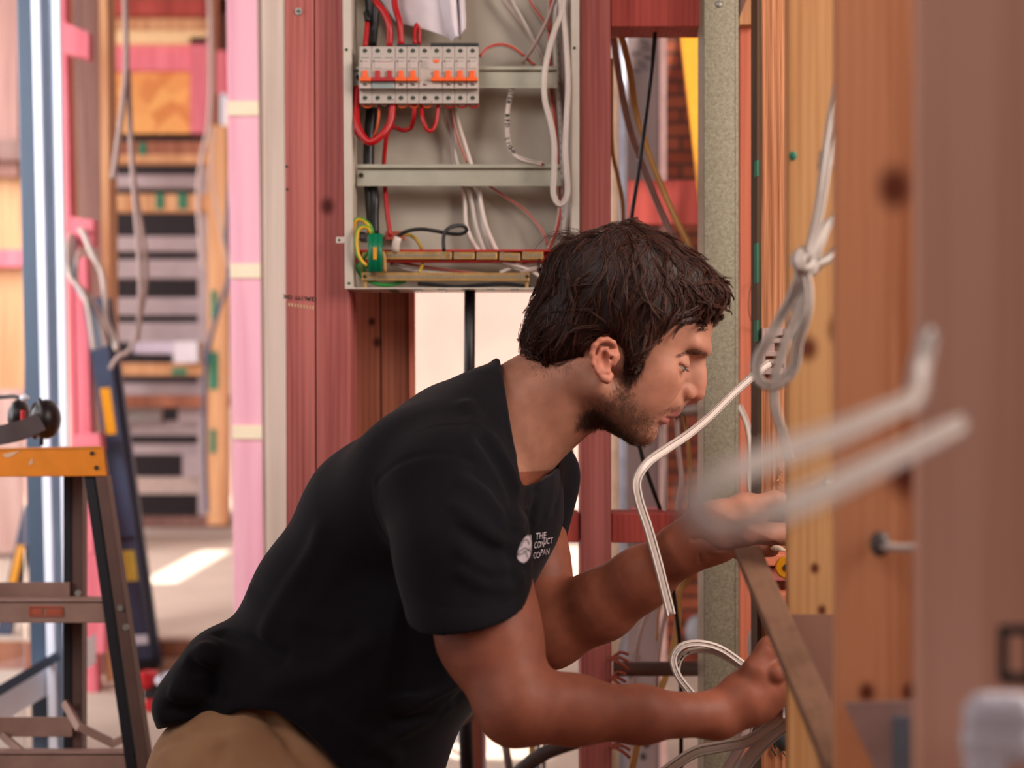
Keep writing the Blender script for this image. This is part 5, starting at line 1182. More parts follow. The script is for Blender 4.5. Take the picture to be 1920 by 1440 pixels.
# lips
SK.ell(H(111, 0, -63), m3(11, 18, 9), tilt(-8), .014)
both(lambda g: SK.cone(H(102, 23*g, -80), H(114.5, 5*g, -71), .0022, .0046, .007))
both(lambda g: SK.cone(H(102, 22*g, -84), H(108.5, 6*g, -83), .0034, .0058, .005))
SK.ell(H(103, 0, -95), m3(8, 14, 4), HR, .006, True) if False else None
both(lambda g: SK.cone(H(106, 24*g, -81.5), H(117, 4*g, -76.5), .0008, .0016, .0025, True))
# neck and upper chest hidden by the shirt
SK.chain([(pw(1092, 705, 1.67), .054), (pw(1010, 755, 1.675), .056), (pw(930, 805, 1.68), .064)], .02)
SK.cone(pw(1060, 770, 1.67), pw(968, 866, 1.68), .034, .034, .02)
SK.cone(pw(1085, 700, YM - .035), pw(985, 815, YM - .02), .018, .020, .016)             # neck muscle
SK.cone(pw(930, 830, 1.68), pw(870, 910, 1.68), .060, .070, .03, sy=1.2)
SK.cone(pw(872, 925, 1.56), pw(985, 905, 1.84), .044, .040, .03)
# ear (near) and its mirror
def eb(px, py, l): return pw(px, py, YM - l / 1000)
def mir(p): q = np.array(p); q[1] = 2 * YM - q[1]; return q
for mf in (lambda p: p, mir):
    SK.chain([(mf(eb(1150, 668, 74)), .008), (mf(eb(1132, 668, 78)), .008), (mf(eb(1134, 700, 74)), .007)], .006)
    hx = [(1156, 655, 74, 2.6), (1150, 643, 79, 3.0), (1139, 637, 83, 3.2), (1126, 638, 86, 3.3), (1115, 648, 88, 3.2), (1110, 664, 88, 3.0), (1112, 681, 87, 2.8), (1120, 697, 84, 2.8), (1130, 709, 81, 4.0), (1138, 712, 79, 4.6), (1145, 704, 76, 3.6)]
    SK.chain([(mf(eb(x, y, l)), r / 1000) for x, y, l, r in hx], .0025)
    SK.ell(mf(eb(1126, 674, 80)), m3(9, 4, 17), None, .003)
    SK.ell(mf(eb(1133, 674, 85)), m3(5.6, 5.2, 9.5), None, .0022, True)
    SK.chain([(mf(eb(1140, 651, 83)), .0017), (mf(eb(1126, 656, 85)), .0021), (mf(eb(1119, 672, 85.5)), .0022), (mf(eb(1122, 688, 84)), .0022), (mf(eb(1131, 698, 82)), .0024), (mf(eb(1140, 697, 80)), .0026)], .0018)
    SK.stroke([mf(eb(x, y, l + 3)) for x, y, l in ((1143, 646, 82), (1128, 646, 86), (1118, 656, 88), (1115, 672, 88), (1119, 688, 86))], .0017, -.0016)
    SK.ell(mf(eb(1146, 672, 80)), m3(2.2, 6, 2.6), None, .0015, True)
    SK.cone(mf(eb(1151, 668, 78)), mf(eb(1151, 682, 77)), .0030, .0030, .003)
# lids, with the slit the eye looks out of
EYE = [H(89.5, 34.5 * g, -17) for g in (1, -1)]
for c in EYE: SK.ell(c, m3(13.6, 14.6, 13.6), HR, .0035)
for g, c in zip((1, -1), EYE):
    SK.ell(H(98.0, 38 * g, -21.5), m3(13, 15.0, 1.9), tilt(-8), .0014, True)
    SK.stroke([H(97, 47 * g, -12), H(103.0, 36 * g, -9), H(104.5, 24 * g, -12)], .0022, -.0014)   # lid crease
    SK.stroke([H(95, 46 * g, -31), H(100, 35 * g, -34), H(102, 25 * g, -31)], .0030, -.0009)
# ---- near arm and hand
SK.chain([(pw(862, 940, 1.545), .044), (pw(900, 1100, 1.475), .0475), (pw(917, 1190, 1.447), .0480), (pw(968, 1322, 1.41), .0375)], .03)
SK.chain([(pw(968, 1322, 1.41), .0370), (pw(1075, 1331, 1.430), .0318), (pw(1200, 1340, 1.455), .0262), (pw(1345, 1341, 1.497), .0215)], .02)
SK.cone(pw(1345, 1341, 1.497), pw(1392, 1318, 1.505), .0215, .025, .02)
SK.cone(pw(1400, 1306, 1.505), pw(1446, 1278, 1.515), .0285, .0290, .012)
SK.cone(pw(1428, 1318, 1.515), pw(1462, 1296, 1.52), .020, .020, .012)
SK.chain([(pw(1418, 1256, 1.498), .0150), (pw(1443, 1217, 1.505), .0112), (pw(1470, 1190, 1.52), .0098), (pw(1492, 1178, 1.535), .0088)], .010)
for a in ([(1455, 1262, 1.492, .0115), (1496, 1240, 1.500, .0096), (1516, 1262, 1.525, .0086), (1505, 1280, 1.54, .0080)],
          [(1460, 1284, 1.500, .0115), (1503, 1272, 1.508, .0098), (1520, 1295, 1.532, .0088), (1508, 1312, 1.548, .0080)],
          [(1456, 1306, 1.508, .0108), (1496, 1304, 1.516, .0092), (1510, 1326, 1.538, .0084), (1498, 1340, 1.552, .0078)],
          [(1444, 1324, 1.516, .0098), (1478, 1332, 1.524, .0084), (1492, 1350, 1.544, .0076), (1482, 1360, 1.556, .0070)]):
    SK.chain([(pw(x, y, d), r) for x, y, d, r in a], .0035)
SK.stroke([pw(1446, 1243, 1.480), pw(1462, 1233, 1.485), pw(1480, 1224, 1.49)], .004, -.006)
for q in ([(1436, 1208), (1446, 1216)], [(1440, 1202), (1451, 1210)], [(1446, 1197), (1455, 1204)]):
    p = [SK.hit(*c) for c in q]
    if all(v is not None for v in p): SK.stroke(p, .0012, -.0009)
# ---- far arm and hand
SK.chain([(pw(1000, 905, 1.86), .044), (pw(1004, 1060, 1.80), .038), (pw(1030, 1183, 1.757), .0415)], .03)
SK.chain([(pw(1030, 1183, 1.757), .0425), (pw(1128, 1134, 1.735), .0392), (pw(1200, 1086, 1.71), .0335), (pw(1278, 1030, 1.675), .0272)], .025)
SK.chain([(pw(1278, 1030, 1.675), .0275), (pw(1335, 999, 1.665), .0325), (pw(1392, 975, 1.662), .0290)], .02)
SK.cone(pw(1400, 950, 1.672), pw(1430, 950, 1.675), .016, .014, .012)
SK.chain([(pw(1352, 1004, 1.638), .0170), (pw(1395, 1000, 1.630), .0132), (pw(1440, 1001, 1.628), .0108), (pw(1470, 1002, 1.630), .0106), (pw(1500, 1000, 1.635), .0095)], .010)
for a in ([(1412, 948, 1.662, .0118), (1452, 936, 1.668, .0098), (1492, 944, 1.672, .0088), (1510, 956, 1.672, .0078)],
          [(1416, 962, 1.682, .0118), (1458, 958, 1.690, .0100), (1500, 968, 1.690, .0088), (1515, 984, 1.688, .0080)],
          [(1412, 978, 1.700, .0112), (1456, 984, 1.708, .0094), (1496, 996, 1.706, .0085), (1505, 1010, 1.70, .0078)],
          [(1400, 1000, 1.706, .0105), (1458, 1010, 1.690, .0090), (1446, 1029, 1.668, .0088), (1388, 1038, 1.664, .0086)]):
    SK.chain([(pw(x, y, d), r) for x, y, d, r in a], .0035)
for q, w_, am in (([(1322, 1012), (1345, 1028), (1372, 1034)], .0016, -.0016), ([(1298, 1012), (1316, 1010), (1326, 1018)], .0022, -.0016), ([(1312, 1040), (1314, 1054)], .0014, -.0016),
                  ([(1384, 1004), (1392, 1014), (1402, 1019)], .0012, -.0010), ([(1378, 1006), (1386, 1016), (1396, 1022)], .0012, -.0009), ([(1345, 1032), (1380, 1028), (1420, 1019), (1450, 1018)], .0022, -.004)):
    p = [SK.hit(*c) for c in q]
    if all(v is not None for v in p): SK.stroke(p, w_, am)

# skin colours: lips, ears, nose tip, follicles of the beard; arms darker and redder
BEARD = [(1166,690),(1186,700),(1184,735),(1200,762),(1222,782),(1232,800),(1230,822),(1215,840),(1185,840),(1150,820),(1120,806),(1086,800),(1084,778),(1098,762),(1122,748),(1146,730),(1158,708)]
MOUST = [(1230,776),(1246,766),(1268,756),(1284,756),(1281,768),(1262,772),(1244,779)]
bm = poly_map(BEARD, 1000, 1320, 600, 900); mm_ = poly_map(MOUST, 1000, 1320, 600, 900)
def skin_tint(V_):
    px, py = proj(V_[:, 0], np.minimum(V_[:, 1], 2 * YM - V_[:, 1]), V_[:, 2])
    q = (V_ - HC) @ HR.T * 1000; f, l, u = q[:, 0], np.abs(q[:, 1]), q[:, 2]
    base = np.array(srgb(190, 132, 108)[:3]); C = np.tile(base, (len(V_), 1))
    def mixin(m, col): nonlocal C; C = C * (1 - m[:, None]) + np.array(col[:3]) * m[:, None]
    sm = lambda x: 1 / (1 + np.exp(-np.clip(x, -30, 30)))
    inhead = (f > -110) & (l < 100) & (u > -150) & (u < 120)
    lip = sm((6.2 - np.hypot((u + 84 + (112 - f) * .1), 0)) * 1.2) * sm((f - 103) * .8) * sm((22 - l) * .6) * inhead * (u < -76) + sm((4.2 - np.abs(u + 72.5)) * 1.5) * sm((f - 106) * .8) * sm((20 - l) * .6) * inhead
    mixin(np.clip(lip, 0, 1) * .75, srgb(196, 112, 112))
    ear = sm((l - 76) * .8) * (f < 40) * inhead; mixin(ear * .35, srgb(214, 116, 96))
    nose = np.exp(-((f - 128)**2 / 200 + l**2 / 200 + (u + 40)**2 / 160)) * inhead; mixin(nose * .4, srgb(204, 104, 92))
    cheek = np.exp(-((f - 84)**2 / 500 + (l - 46)**2 / 500 + (u + 52)**2 / 400)) * inhead; mixin(cheek * .25, srgb(206, 118, 98))
    b = sm(-bm(px, py) / 7.0) * inhead * (u < -40); mixin(b * .34, srgb(104, 70, 52))
    b = sm(-mm_(px, py) / 4.0) * inhead; mixin(b * .12, srgb(110, 76, 60))
    arms = (~inhead) & (V_[:, 2] < .80); mixin(arms * .80, srgb(142, 74, 52))
    return np.concatenate([np.clip(C, 0, 1), np.ones((len(V_), 1))], 1)
def skin_mat():
    m, nt, b = new_mat('skin'); N = nt.nodes.new
    at = N('ShaderNodeAttribute'); at.attribute_name = 'tint'
    tc = N('ShaderNodeTexCoord'); nz = N('ShaderNodeTexNoise'); nz.inputs['Scale'].default_value = 60; nz.inputs['Detail'].default_value = 6; lk(nt, tc.outputs['Object'], nz.inputs['Vector'])
    r = N('ShaderNodeMapRange'); r.inputs[1].default_value = .3; r.inputs[2].default_value = .7; r.inputs[3].default_value = .86; r.inputs[4].default_value = 1.10; lk(nt, nz.outputs['Fac'], r.inputs[0])
    sc = N('ShaderNodeVectorMath'); sc.operation = 'SCALE'; lk(nt, at.outputs['Color'], sc.inputs[0]); lk(nt, r.outputs[0], sc.inputs['Scale'])
    lk(nt, sc.outputs[0], b.inputs['Base Color']); b.inputs['Roughness'].default_value = .52; b.inputs['Specular IOR Level'].default_value = .32
    b.inputs['Subsurface Weight'].default_value = .12; b.inputs['Subsurface Radius'].default_value = (1.0, .35, .2); b.inputs['Subsurface Scale'].default_value = .006
    n2 = N('ShaderNodeTexNoise'); n2.inputs['Scale'].default_value = 900; lk(nt, tc.outputs['Object'], n2.inputs['Vector'])
    bp = N('ShaderNodeBump'); bp.inputs['Strength'].default_value = .12; bp.inputs['Distance'].default_value = .0006; lk(nt, n2.outputs['Fac'], bp.inputs['Height']); lk(nt, bp.outputs[0], b.inputs['Normal'])
    return m
PR = empty('person', (-.2, 1.66, 0), 'man in a black t-shirt and tan trousers kneeling and reaching between the studs', 'person')
field_obj(SK, 'body', skin_mat(), PR, skin_tint)
# eyes
for c in EYE:
    e = MB().ellipsoid(c, (.0124, .0124, .0124), 32, 24).build('eyeball', plain('eye_white', srgb(206, 190, 184), .15, 0, .03), PR, smooth=True)
    d = Vector(fa * .90 - ua * .42).normalized(); q = Vector(c) + d * .0112
    MB().cyl(q, q + d * .0012, .0058, 24).build('iris', plain('iris_green', srgb(84, 92, 70), .15), e); MB().cyl(q + d * .0006, q + d * .0015, .0026, 16).build('pupil', M['ink'], e)
# finger nails
def nail(px, py, rx, rz, rot=0):
    p = SK.hit(px, py)
    if p is None: return
    n = SK.grad(p[None])[0]; n = Vector(n); r = Vector((math.cos(rot), 0, math.sin(rot))); r = (r - n * r.dot(n)).normalized(); u = n.cross(r)
    m = MB(); b0 = []
    for i in range(14):
        a = 2 * math.pi * i / 14; m.v.append(Vector(p) + r * rx * math.cos(a) + u * rz * math.sin(a) + n * .0002)
    m.v.append(Vector(p) + n * .0010)
    for i in range(14): m._f([i, (i + 1) % 14, 14])
    m.build('finger_nail', plain('nail', srgb(224, 170, 156), .25), PR, smooth=True)
nail(1389, 1040, .0030, .0035)

# ---- shirt
SH = Field((-.44, 1.34, .40), (.10, 1.97, .95), .0030)
def chainpx(pts, k, sy, d=1.68): SH.chain([(pw(x, y, dd if dd else d), r / 1000) for x, y, r, dd in pts], k, False, sy)
chainpx([(872, 858, 92, 0), (712, 972, 86, 0), (612, 1126, 82, 0), (530, 1270, 80, 0), (412, 1342, 60, 0), (404, 1420, 60, 0)], .03, 1.45)
chainpx([(902, 952, 98, 0), (776, 1180, 99, 0), (715, 1268, 98, 0), (672, 1420, 92, 0), (640, 1560, 88, 0)], .04, 1.38)
chainpx([(640, 1250, 100, 0), (560, 1400, 100, 0)], .05, 1.40)
SH.cone(pw(800, 905, 1.58), pw(930, 860, 1.76), .085, .075, .04)
SH.cone(pw(985, 742, 1.672), pw(900, 842, 1.68), .054, .082, .02)                        # shirt rising to the neck
SH.cone(pw(868, 905, 1.525), pw(925, 760, 1.63), .055, .040, .04)
SH.chain([(pw(842, 930, 1.515), .072), (pw(868, 1040, 1.470), .067), (pw(882, 1175, 1.442), .0635)], .022)
SH.chain([(pw(1006, 893, 1.86), .0485), (pw(998, 960, 1.84), .0445), (pw(988, 1090, 1.80), .0425)], .025)
SH.cone(pw(940, 880, 1.76), pw(1008, 893, 1.85), .060, .050, .03)
SH.ell(pw(398, 1216, 1.63), m3(24, 70, 20), None, .03); SH.ell(pw(362, 1262, 1.63), m3(18, 70, 20), None, .03); SH.ell(pw(338, 1316, 1.63), m3(26, 70, 28), None, .03)
# near sleeve and far sleeve hems, neck opening, lower hem
sc0 = pw(877, 1136, 1.452); sn = np.array([.17, .22, -.96]); sn /= np.linalg.norm(sn)
def sleeve_cut(X, Y, Z):
    d = (X - sc0[0]) * sn[0] + (Y - sc0[1]) * sn[1] + (Z - sc0[2]) * sn[2]
    rad = np.sqrt((X - sc0[0])**2 + (Y - sc0[1])**2) - .115
    return -np.maximum(-d, np.maximum(np.maximum(rad, Y - 1.545), np.abs(Z - sc0[2]) - .11))
SH.cut(sleeve_cut, .003)
SH.cone(sc0 + sn * .036, sc0 + sn * .07, .0535, .0575, .002, True)
fc = pw(990, 1040, 1.815)
def fsleeve(X, Y, Z):
    d = -(Z - fc[2]) + .10 * (X - fc[0]); rad = np.sqrt((X - fc[0])**2 + (Y - fc[1])**2) - .06
    return -np.maximum(-d, np.maximum(rad, np.maximum(np.abs(Z - fc[2]) - .09, .0 * X + (1.745 - Y))))
SH.cut(fsleeve, .003)
# neck opening: beyond the collar plane, within a cylinder along the neck
na = pw(930, 805, 1.68); nb = pw(1092, 705, 1.67); nd = (nb - na) / np.linalg.norm(nb - na)
p0 = pw(953, 770, 1.61); cn = np.array([.98, 0, .17]); cn /= np.linalg.norm(cn)
def neck_cut(X, Y, Z):
    t = (X - na[0]) * nd[0] + (Y - na[1]) * nd[1] + (Z - na[2]) * nd[2]
    rad = np.sqrt(np.maximum((X - na[0])**2 + (Y - na[1])**2 * np.where(Y < na[1], .12, 1.0) + (Z - na[2])**2 - t * t, 0)) - .078
    pl = -((X - p0[0]) * cn[0] + (Y - p0[1]) * cn[1] + (Z - p0[2]) * cn[2])
    return -np.maximum(rad, pl)
SH.cut(neck_cut, .004)
SH.cone(pw(1010, 830, 1.67), pw(985, 888, 1.62), .030, .010, .004, True)
SH.cone(pw(1090, 700, 1.67), pw(985, 780, 1.675), .0600, .0600, .004, True)
HEM = [(150,1380),(280,1373),(335,1357),(400,1338),(470,1329),(515,1334),(560,1362),(600,1398),(640,1445),(668,1520),(690,1700),(150,1700)]
hemf = poly_map(HEM, 100, 1000, 1200, 1700, 4.0)
SH.cut(lambda X, Y, Z: np.where(Y < 1.86, -hemf(*proj(X, Y, Z)) / 1600, -1.0), .003)
Zl = lambda x, y: (680 + x / 2.667, 640 + y / 2.667)
for pts, w_, am in (
    ([(470,830),(560,900),(650,970),(715,1000)], .007, .0055), ([(480,940),(560,990),(640,1040),(720,1050)], .006, -.004),
    ([(490,1040),(560,1110),(650,1150),(750,1130)], .007, .0060), ([(500,1160),(600,1220),(700,1230),(790,1180)], .007, .0055),
    ([(500,700),(600,760),(680,850),(715,930)], .008, .005), ([(560,660),(650,730),(710,830)], .006, -.004),
    ([(75,700),(200,600),(350,562),(480,578),(600,640),(680,740),(740,860)], .0045, -.0030), ([(75,712),(200,612),(350,574),(480,590),(590,650)], .006, .0018),
    ([(520,320),(560,380),(540,480),(560,550)], .009, .005), ([(600,500),(690,620),(750,760),(760,860)], .009, -.007), ([(640,480),(720,600),(770,720)], .007, .004),
    ([(850,560),(830,800),(800,950)], .006, .004), ([(880,540),(860,760),(840,900)], .005, -.004), ([(930,520),(890,750),(850,900)], .006, .004), ([(980,520),(950,700),(920,860)], .005, .0035), ([(1020,520),(990,720),(960,840)], .004, -.003),
    ([(230,1290),(400,1330),(560,1340),(700,1310),(790,1260)], .0022, -.0012),
    ([(740,880),(735,980),(745,1080),(760,1180)], .008, -.008),
    ([(648,100),(682,190),(700,300),(712,420),(738,540),(775,640)], .0016, -.0012), ([(664,90),(697,180),(716,300),(728,420),(754,530),(790,620)], .004, .0012)):
    q = [SH.hit(*Zl(*c)) for c in pts]; q = [v for v in q if v is not None]
    if len(q) > 1: SH.stroke(q, w_, am)
for pts, w_, am in (([(414,1188),(470,1202),(530,1232)], .007, -.007), ([(360,1245),(392,1262),(400,1300)], .008, -.008), ([(385,1215),(392,1250),(385,1300)], .010, .007), ([(330,1300),(380,1310),(430,1330)], .008, .006),
                    ([(320,1330),(360,1328),(420,1312)], .006, -.005), ([(870,1270),(820,1300),(760,1330)], .006, .005), ([(880,1288),(820,1340),(740,1350)], .006, -.004), ([(840,1320),(760,1370),(700,1400)], .007, .005),
                    ([(600,1000),(560,1080),(500,1180)], .012, .004), ([(470,1110),(560,1160),(640,1180)], .010, .003), ([(700,1200),(620,1260),(520,1280)], .012, .004), ([(740,1420),(700,1390),(600,1330)], .008, .004)):
    q = [SH.hit(*c) for c in pts]; q = [v for v in q if v is not None]
    if len(q) > 1: SH.stroke(q, w_, am)
def cloth(name, c1, c2, sheen=.3, weave=900, rough=.85):
    m, nt, b = new_mat(name); N = nt.nodes.new
    tc = N('ShaderNodeTexCoord'); nz = N('ShaderNodeTexNoise'); nz.inputs['Scale'].default_value = 18; nz.inputs['Detail'].default_value = 5; lk(nt, tc.outputs['Object'], nz.inputs['Vector'])
    r = N('ShaderNodeValToRGB'); r.color_ramp.elements[0].position = .3; r.color_ramp.elements[1].position = .7; r.color_ramp.elements[0].color = c1; r.color_ramp.elements[1].color = c2
    lk(nt, nz.outputs['Fac'], r.inputs[0]); lk(nt, r.outputs[0], b.inputs['Base Color']); b.inputs['Roughness'].default_value = rough
    b.inputs['Sheen Weight'].default_value = sheen; b.inputs['Sheen Roughness'].default_value = .4; b.inputs['Specular IOR Level'].default_value = .2
    n2 = N('ShaderNodeTexNoise'); n2.inputs['Scale'].default_value = weave; lk(nt, tc.outputs['Object'], n2.inputs['Vector'])
    bp = N('ShaderNodeBump'); bp.inputs['Strength'].default_value = .25; bp.inputs['Distance'].default_value = .0006; lk(nt, n2.outputs['Fac'], bp.inputs['Height']); lk(nt, bp.outputs[0], b.inputs['Normal'])
    return m
SHM = cloth('black_jersey', srgb(15, 12, 18), srgb(21, 18, 25), .06)
shirt, _ = field_obj(SH, 'shirt', SHM, PR)
# printed emblem and words on the chest, laid on the cloth
def on_shirt(px, py, lift=.0012):
    p = SH.hit(px, py)
    if p is None: return None
    return Vector(p) + Vector(SH.grad(p[None])[0]) * lift
WH = plain('white_print', srgb(214, 200, 206), .7, 0, .03)
Zc = lambda x, y: (880 + x / 4.8, 880 + y / 4.8)
def print_patch(outline, name, mat, lift=.0010):
    """fan of small triangles projected on the shirt"""
    A = [Zc(*q) for q in outline]; cx = sum(a[0] for a in A) / len(A); cy = sum(a[1] for a in A) / len(A); m = MB(); R_ = 5
    def pt(x, y):
        p = on_shirt(x, y, lift); m.v.append(p if p is not None else P(x, y, 1.66)); return len(m.v) - 1
    c = pt(cx, cy); prev = [pt(cx + (a[0] - cx) / R_, cy + (a[1] - cy) / R_) for a in A]; n = len(A)
    for i in range(n): m._f([c, prev[(i + 1) % n], prev[i]])
    for r in range(2, R_ + 1):
        cur = [pt(cx + (a[0] - cx) * r / R_, cy + (a[1] - cy) * r / R_) for a in A]
        for i in range(n): m._f([prev[i], prev[(i + 1) % n], cur[(i + 1) % n], cur[i]])
        prev = cur
    return m.build(name, mat, shirt)
em = print_patch([(552, 588), (520, 590), (492, 612), (462, 660), (440, 715), (424, 770), (432, 808), (452, 832), (480, 843), (508, 828), (535, 790), (550, 730), (553, 660)], 'print_emblem', WH)
def line_on(pts, r, lift=.0016):
    q = [on_shirt(*Zc(*p), lift) for p in pts]; q = [v for v in q if v is not None]
    if len(q) > 1: MB().tube(spline(q, .002), r, 6).build('emblem_line', SHM, em, smooth=True)
line_on([(424, 772), (450, 735), (480, 712), (505, 715), (530, 735), (552, 735)], .00035)
line_on([(452, 700), (475, 650), (500, 632), (520, 650), (525, 680)], .00035)
line_on([(478, 742), (495, 740), (505, 770), (512, 795)], .00035); line_on([(424, 772), (460, 765), (490, 750), (520, 722), (552, 712)], .0003)
def print_text(body, x, y, h_px, w_px, ang):
    c = bpy.data.curves.new('print_letters', 'FONT'); c.body = body; c.size = 1.0; c.offset = .012
    to = bpy.data.objects.new('print_letters', c); COL.objects.link(to); bpy.context.view_layer.update()
    me = bpy.data.meshes.new_from_object(to.evaluated_get(bpy.context.evaluated_depsgraph_get())); bpy.data.objects.remove(to)
    import bmesh
    bm_ = bmesh.new(); bm_.from_mesh(me); bmesh.ops.triangulate(bm_, faces=bm_.faces); bmesh.ops.subdivide_edges(bm_, edges=[e for e in bm_.edges if e.calc_length() > .25], cuts=2, use_grid_fill=False); bm_.to_mesh(me); bm_.free()
    xs = [v.co.x for v in me.vertices]; W = max(xs); ca, sa = math.cos(ang), math.sin(ang); org = root_loc(shirt)
    for v in me.vertices:
        a = v.co.x / W * w_px; b = v.co.y / .72 * h_px; X_ = x + a * ca + b * sa * .0 + b * .10; Y_ = y + a * sa - b
        q = on_shirt(X_, Y_, .0014); v.co = (q if q is not None else P(X_, Y_, 1.7)) - org
    me.materials.clear(); me.materials.append(WH); o = bpy.data.objects.new('print_letters', me); COL.objects.link(o); o.parent = shirt
a_ = math.radians(-8)
for body, x, y, w_ in (('THE', 586, 628, 19.5), ('CON', 572, 706, 19), ('UCT', 655, 672, 17.5), ('CO', 563, 800, 13), ('PAN', 628, 772, 17)):
    X_, Y_ = Zc(x, y); print_text(body, X_, Y_, 12.2 if body != 'UCT' else 11.5, w_, a_)
# ---- trousers and shoes
TR = Field((-.62, 1.36, -.01), (.12, 2.0, .56), .0040)
TR.cone(pw(452, 1450, 1.68), pw(500, 1400, 1.68), .088, .080, .03, sy=1.7)
TR.chain([(pw(424, 1462, 1.610), .086), (pw(560, 1566, 1.58), .078), (np.array([-.10, 1.54, .075]), .062)], .04)
TR.cone(pw(470, 1424, 1.600), pw(560, 1474, 1.590), .066, .068, .03)
TR.chain([(pw(470, 1470, 1.80), .082), (np.array([-.08, 1.84, .075]), .062)], .04)
for y in (1.54, 1.84): TR.chain([(np.array([-.10, y, .07]), .060), (np.array([-.30, y, .066]), .062), (np.array([-.50, y, .055]), .046)], .03)
for pts, w_, am in (([(300,1400),(345,1385),(370,1365)], .006, -.004), ([(515,1334),(540,1362),(575,1400),(620,1450)], .006, .010), ([(500,1340),(525,1372),(556,1412),(590,1455)], .006, -.006), ([(330,1372),(370,1380),(360,1400),(350,1440)], .007, .004),
                    ([(400,1385),(450,1375),(520,1395)], .012, .004), ([(400,1420),(420,1400),(404,1440)], .006, -.003), ([(282,1400),(292,1390),(300,1394)], .003, -.003)):
    q = [TR.hit(*c) for c in pts]; q = [v for v in q if v is not None]
    if len(q) > 1: TR.stroke(q, w_, am)
TR.cut(lambda X, Y, Z: -Z + .004 + 0 * X + 0 * Y, .004)
field_obj(TR, 'trousers', cloth('tan_twill', srgb(168, 124, 90), srgb(184, 140, 104), .15, 1400), PR)
for y in (1.54, 1.84):
    S_ = Field((-.64, y - .07, -.005), (-.46, y + .07, .30), .004)
    S_.cone((-.53, y, .06), (-.60, y, .10), .036, .034, .02); S_.cone((-.59, y, .10), (-.575, y, .035), .036, .030, .02); S_.cone((-.58, y, .03), (-.55, y, .026), .028, .026, .02)
    S_.cut(lambda X, Y, Z: -Z + .002 + 0 * X + 0 * Y, .003)
    field_obj(S_, 'work_boot', M['ladder_brown'], PR)

# ---- hair
HAIR = [(1371,540),(1370,556),(1358,574),(1346,596),(1332,606),(1318,616),(1300,607),(1280,610),(1262,618),(1248,628),(1236,646),(1222,662),(1212,676),(1204,688),(1192,698),(1180,696),(1174,684),(1170,668),(1164,654),(1150,640),(1137,632),(1122,638),(1112,650),(1101,666),(1090,677),(1072,684),(1054,690),(1026,697),(1010,690),(996,681),(985,669),(975,660),(973,637),(984,595),(1001,554),(1010,510),(1020,482),(1036,462),(1062,448),(1082,444),(1102,434),(1144,418),(1185,413),(1227,423),(1272,446),(1307,470),(1328,495),(1346,520),(1360,530)]
hf = poly_map(HAIR, 900, 1450, 350, 780)
HA = Field((.0 - .02, 1.56, .88), (.30, 1.78, 1.13), .0020)
HA.ell(H(2, 0, 24), m3(105, 85, 92), HR, .01)
HA.ell(H(66, 0, 62), m3(50, 64, 44), HR, .02)
HA.ell(H(-42, 0, -42), m3(54, 64, 60), HR, .02)
both(lambda g: HA.ell(H(46, 64 * g, -14), m3(30, 12, 48), HR, .01))
HA.cut(lambda X, Y, Z: (hf(*proj(X, Y, Z)) + 6.5) / 1600, .012)
rng = np.random.RandomState(11)
def flow(p):
    """combing direction at points p (N,3)"""
    q = (p - HC) @ HR.T * 1000; f, l, u = q[:, 0], q[:, 1], q[:, 2]
    fw = np.clip((f + 70) / 90, -.15, 1); side = np.clip(np.abs(l) / 70, 0, 1); top = np.clip((u - 30) / 70, 0, 1)
    a = .95 * fw * (.45 + .55 * top) ; dn = .35 + .85 * side * (1 - .6 * top) + .5 * np.clip((f - 80) / 30, 0, 1) + .6 * np.clip((-f - 60) / 30, 0, 1)
    ph = np.sin(f * .09 + u * .05 + 1.3) + .8 * np.sin(u * .11 - l * .06) + .6 * np.sin(f * .17 + l * .1)
    a = a + .28 * ph; lat = .30 * np.sin(f * .07 + u * .08) * np.sign(l)
    return a[:, None] * fa + dn[:, None] * -ua + lat[:, None] * la
def strands(roots, steps, seg, lift, rad, limit=None, jit=.35, fld=None):
    fld = fld or HA
    n = len(roots); pts = [roots.copy()]; p = roots.copy(); L = seg * rng.uniform(.6, 1.25, n)
    nz = rng.normal(0, jit, (n, 3)); curl = rng.uniform(-1, 1, n); lf = rng.uniform(.1, 1, n)**2 * lift; alive = np.ones(n, bool)
    for k in range(steps):
        g = fld.grad(p); d = flow(p) + nz + curl[:, None] * .35 * (k / steps) * np.cross(g, flow(p))
        d = d - (d * g).sum(1)[:, None] * g; d /= np.linalg.norm(d, axis=1, keepdims=True) + 1e-9
        off = lf * ((k + 1) / steps)**1.3; cur = fld.at(p)
        pn = p + d * L[:, None] - g * (cur - off)[:, None] * .75
        if limit is not None:
            px, py = proj(pn[:, 0], np.minimum(pn[:, 1], 2 * YM - pn[:, 1]), pn[:, 2]); alive &= limit(px, py)
        p = np.where(alive[:, None], pn, p + (pn - p) * .04); pts.append(p.copy())
    return np.stack(pts, 1)
